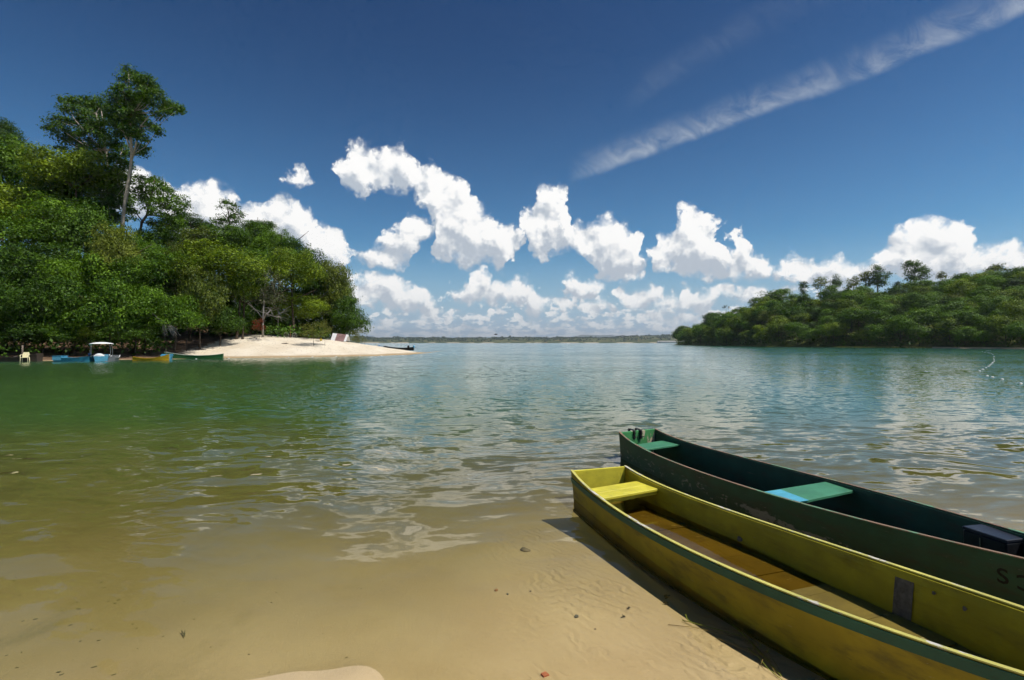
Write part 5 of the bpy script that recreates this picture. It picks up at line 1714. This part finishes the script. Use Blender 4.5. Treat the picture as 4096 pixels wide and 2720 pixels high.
# ------------------------------------------------------------------ floats on the swimming line
FLOAT = plain('white_float', (.80, .80, .76), .4, .4, .06, 9)
fm = raw(MB().lathe([(.0, -.19), (.06, -.185), (.105, -.13), (.115, 0), (.105, .13), (.06, .185), (.0, .19)], (0, 0, .045), 12, 'X'), 'float')
cm = raw(MB().lathe([(.03, .185), (.03, .215), (.02, .22)], (0, 0, .045), 8, 'X'), 'cap')
def floats(pts, label, group, sc):
    for i, (u, v) in enumerate(pts):
        Y = HC * FP / (v + 1.0 - HV)
        t = thing('float', label[i] if isinstance(label, list) else label, 'float', ((u - 2048) / FP * Y, Y, 0), .25 * math.sin(i * 2.3), group)
        a = obj('body', fm, FLOAT, t)
        b_ = obj('cap', cm, FLOAT, t)
        a.scale = b_.scale = (sc,) * 3
FR = [(3840 + x / 7.84, 1380 + y / 7.84) for x, y in ((1900, 1215), (1320, 1080), (1015, 1010), (850, 972), (618, 822), (712, 766), (815, 712), (893, 670), (932, 632), (970, 602), (1010, 570), (1022, 545), (1065, 510), (1065, 465), (1050, 415), (1065, 360), (1030, 290), (985, 268), (930, 250), (885, 242), (780, 225), (700, 205), (815, 182), (850, 178), (900, 175), (945, 170))]
lab = ['nearest white float, at the right edge of the water', 'second nearest white float of the line on the right', 'third nearest white float of the line on the right', 'fourth nearest white float of the line on the right', 'white float at the bend of the line, farthest left']
lab += [ORD[j_] + ' nearest white float in the curved line below the right hill' for j_ in range(5, len(FR))]
floats(FR, lab, 'floats of the line on the right', .32)
FL = [(785, 1436), (915, 1433), (1155, 1429.5), (1250, 1427.5), (1345, 1426.5), (1440, 1424.5), (1525, 1423.5), (1610, 1422), (1685, 1421), (1760, 1417), (1815, 1414.5), (1870, 1412.5), (1925, 1411.5), (1985, 1411)]
floats(FL, [ORD[j_] + ' small white float from the left, off the sandy beach' for j_ in range(len(FL))], 'floats off the beach', .42)
c = P(1517, 1383, 240)
t = thing('buoy', 'blue and white buoy on the water behind the sand spit', 'buoy', (c.x, 240, 0))
MB().lathe([(.0, -.1), (.35, 0), (.4, .3), (.2, .55), (.0, .6)], (0, 0, 0), 12).build('body', plain('blue_plastic', (.05, .2, .5), .4), t, True)
MB().lathe([(.0, .55), (.15, .56), (.12, .85), (.0, .9)], (0, 0, 0), 10).build('top', FLOAT, t, True)

# ------------------------------------------------------------------ bird over the lake
c = P(1984, 1338, 75)
t = thing('bird', 'dark bird gliding low over the lake', 'bird', c, -.3)
FEATHER = plain('dark_feathers', (.02, .022, .026), .8, .1, .2, 20)
body = []
for x, r in ((-.24, .01), (-.18, .035), (-.06, .065), (.06, .06), (.14, .04), (.18, .042), (.22, .03), (.27, .006)):
    body.append([Vector((x, r * math.cos(a), r * .9 * math.sin(a) + (.015 if x > .12 else 0))) for a in [2 * math.pi * i / 10 for i in range(10)]])
MB().loft(body).build('body', FEATHER, t, True)
for sy in (-1, 1):
    rr_ = []
    for yv, zc_, ch0, ch1 in ((.04, .02, -.10, .08), (.22, .09, -.10, .10), (.42, .07, -.09, .07), (.60, .0, -.08, .0)):
        rr_.append([Vector((ch0, sy * yv, zc_)), Vector(((ch0 + ch1) / 2, sy * yv, zc_ + .018)), Vector((ch1, sy * yv, zc_)), Vector(((ch0 + ch1) / 2, sy * yv, zc_ - .006))])
    MB().loft(rr_).build('wing', FEATHER, t)
MB().loft([[Vector((-.22, -.03, 0)), Vector((-.22, .03, 0)), Vector((-.22, .03, .012)), Vector((-.22, -.03, .012))], [Vector((-.40, -.07, -.01)), Vector((-.40, .07, -.01)), Vector((-.40, .07, 0)), Vector((-.40, -.07, 0))]]).build('tail', FEATHER, t)

# ------------------------------------------------------------------ small things in the foreground
def bed1(x, y):
    return float(bed_z(np.array([x]), np.array([y]))[0])


def on_bed(u, v):
    Y = 3.0
    for _ in range(30):
        x = (u - 2048) / FP * Y
        z = bed1(x, Y)
        Y = (HC - z) * FP / (v - HV)
    return (u - 2048) / FP * Y, Y, bed1((u - 2048) / FP * Y, Y)


rs = np.random.RandomState(77)
def pebble(name, label, u, v, sx, sy, sz, m, cat='stone', flat=False):
    x, y, z = on_bed(u, v)
    bm = bmesh.new()
    bmesh.ops.create_icosphere(bm, subdivisions=2, radius=1)
    for vv in bm.verts:
        n = 1 + .18 * math.sin(vv.co.x * 3.1 + u) * math.cos(vv.co.y * 2.7 + v) + .08 * math.sin(vv.co.z * 5 + u)
        vv.co = Vector((vv.co.x * sx * n, vv.co.y * sy * n, vv.co.z * sz * n))
    me = bpy.data.meshes.new(name)
    bm.to_mesh(me); bm.free()
    me.polygons.foreach_set('use_smooth', np.ones(len(me.polygons), dtype=bool))
    o = obj(name, me, m)
    o.location = (x, y, z + sz * .4)
    o.rotation_euler = (0, 0, rs.uniform(0, 6))
    return tag(o, label, cat)
ST_B = plain('brown_stone', (.24, .18, .11), .8, .2, .3, 40)
ST_O = plain('orange_stone', (.40, .20, .08), .8, .2, .2, 40)
ST_G = plain('grey_stone', (.16, .15, .11), .8, .2, .3, 40)
pebble('stone', 'flat brown stone under the shallow water left of the yellow boat', 2100, 2200, .05, .035, .015, ST_B)
pebble('pebble', 'orange pebble under the water in the middle foreground', 1985, 2360, .016, .012, .008, ST_O)
pebble('pebble', 'round grey pebble on the rippled sand', 2305, 2465, .016, .014, .009, ST_G)
pebble('pebble', 'small brown pebble right of the orange one', 2122, 2364, .008, .007, .005, ST_B)
pebble('pebble', 'tiny brown pebble below the round grey one', 2380, 2514, .006, .005, .004, ST_B)
pebble('pebble', 'small grey-green pebble below the orange one', 2030, 2375, .010, .008, .006, ST_G)
# clay shard
x, y, z = on_bed(2180, 2697)
mb = MB()
sh = [(-.016, -.014), (.020, -.010), (.010, .018), (-.020, .012)]
mb.loft([[Vector((a, b_, 0)) for a, b_ in sh], [Vector((a * .9, b_ * .9, .008)) for a, b_ in sh]])
o = mb.build('clay_shard', plain('red_clay', (.45, .15, .07), .85, .1, .15, 60)); o.location = (x, y, z); o.rotation_euler = (.1, .05, .4)
tag(o, 'small red clay shard on the sand at the bottom edge', 'shard')
# dark leaf litter under water
LIT = plain('sodden_leaf', (.055, .045, .02), .8, .2, .3, 40)
LITG = plain('sodden_green_leaf', (.19, .165, .075), .8, .2, .3, 40)
spec = [(2665, 2388, .028, 'dark clump of sodden leaves by the hull of the yellow boat'), (2662, 2416, .018, 'smaller dark clump of leaves just below another by the yellow hull'), (2490, 2468, .012, 'small dark bit of debris on the sand ripples'), (2515, 2435, .014, 'thin dark bit of debris above the ripples')]
for u, v, r, lab in spec:
    x, y, z = on_bed(u, v)
    mb = MB()
    for j in range(7):
        a = rs.uniform(0, 6.28); q = rs.uniform(.2, 1) * r
        cx_, cy_ = q * math.cos(a), q * math.sin(a) * .6
        mb.box((cx_, cy_, .004 + .002 * j), (r * rs.uniform(.6, 1.2), r * .35, .002), rs.uniform(0, 3), rs.uniform(-.2, .2))
    o = mb.build('leaf_litter', LIT); o.location = (x, y, z)
    tag(o, lab, 'debris')
mb = MB()
for i in range(60):
    u, v = rs.uniform(30, 1500), rs.uniform(2280, 2700)
    if rs.rand() < .5 and u > 700:
        continue
    x, y, z = on_bed(u, v)
    ln = rs.uniform(.004, .018) * (1.4 if u < 500 else .8)
    mb.box((x, y, z + .003), (ln, ln * rs.uniform(.12, .4), .002), rs.uniform(-.3, 1.0))
o = mb.build('fallen_leaves', LITG)
tag(o, 'scattered sodden leaf bits on the lake bed at lower left', 'leaf litter', kind='stuff')
# green sprig
x, y, z = on_bed(737, 2540)
t = thing('grass_sprig', 'forked green sprig lying under the water at lower left', 'sprig', (x, y, z))
MB().tube([(-.028, .03, .012), (0, 0, .010), (.022, -.03, .008)], [.003, .003, .001], 5).build('stem', LITG, t, True)
MB().tube([(-.012, .034, .012), (.008, .002, .010), (.024, -.028, .008)], [.0025, .003, .001], 5).build('blade', LITG, t, True)
# washed-up weed against the hull of the yellow boat
STR1 = plain('dry_weed', (.36, .27, .10), .8, .1, .3, 60)
STR2 = plain('green_weed', (.30, .36, .05), .8, .1, .3, 60)
x0_, y0_, z0_ = on_bed(2990, 2580)
t = thing('washed_up_weed', 'tangle of dry yellow weed stems lying beside the yellow hull', 'weed', (x0_, y0_, z0_))
Q = lambda l: [Vector((on_bed(u, v)[0] - x0_, on_bed(u, v)[1] - y0_, on_bed(u, v)[2] - z0_ + zz)) for u, v, zz in l]
zz8 = lambda l: [(1800 + a / 1.574, 2100 + b_ / 1.574, c_) for a, b_, c_ in l]
for ln, m_, r in (([(1460, 605, .01), (1520, 630, .02), (1680, 668, .015), (1830, 715, .02)], STR2, .0022), ([(1370, 628, .006), (1520, 648, .01), (1700, 690, .012), (1840, 720, .02)], STR1, .0018), ([(1600, 515, .02), (1700, 590, .03), (1800, 655, .03), (1900, 740, .02)], STR1, .0016),
                  ([(1675, 715, .008), (1780, 760, .012), (1900, 815, .014), (1960, 850, .01)], STR1, .0018), ([(1775, 650, .025), (1850, 720, .025), (1930, 800, .02), (2000, 870, .012), (2080, 950, .006)], STR2, .003), ([(1820, 690, .02), (1900, 770, .03), (1990, 860, .02), (2060, 960, .005)], STR1, .0024),
                  ([(1880, 720, .02), (1950, 800, .03), (2020, 850, .02), (2080, 930, .005)], STR1, .002), ([(1870, 780, .01), (1940, 850, .02), (1990, 910, .015), (2100, 985, .005)], STR2, .0022), ([(1920, 800, .02), (1970, 860, .03), (1950, 900, .02)], STR1, .0018), ([(1480, 590, .03), (1490, 610, .02), (1530, 632, .015)], STR2, .003)):
    pts = Q(zz8(ln))
    MB().tube(pts, [r * (1.1 - .5 * i / len(pts)) for i in range(len(pts))], 5).build('weed_stem', m_, t, True)
for j in range(22):
    u, v = 1800 + rs.uniform(1800, 2080) / 1.574, 0
    f = (u - 1800) * 1.574
    v = 2100 + (700 + (f - 1830) * .95 + rs.uniform(-30, 30)) / 1.574
    p = Q([(u, v, rs.uniform(.008, .03))])[0]
    MB().tube([p, p + Vector((rs.uniform(-.02, .02), rs.uniform(-.015, .015), rs.uniform(0, .025)))], [.0022, .0008], 4).build('weed_blade', STR2 if j % 3 == 0 else STR1, t)

# ------------------------------------------------------------------ air
bm = bmesh.new()
bmesh.ops.create_cube(bm, size=1)
for v in bm.verts:
    v.co = Vector((v.co.x * 34000, -600 + (v.co.y + .5) * 14200, -12 + (v.co.z + .5) * 282))
me = bpy.data.meshes.new('haze')
bm.to_mesh(me); bm.free()
m = bpy.data.materials.new('haze_air')
m.use_nodes = True
m.node_tree.nodes.clear()
k = NT(m.node_tree)
out = k.n('ShaderNodeOutputMaterial')
pv_ = k.n('ShaderNodeVolumePrincipled')
pv_.inputs['Color'].default_value = (.80, .88, .96, 1)
pv_.inputs['Density'].default_value = 1.0e-4
pv_.inputs['Anisotropy'].default_value = .25
k.link(pv_.outputs[0], out.inputs['Volume'])
tag(obj('haze', me, m), kind='stuff')
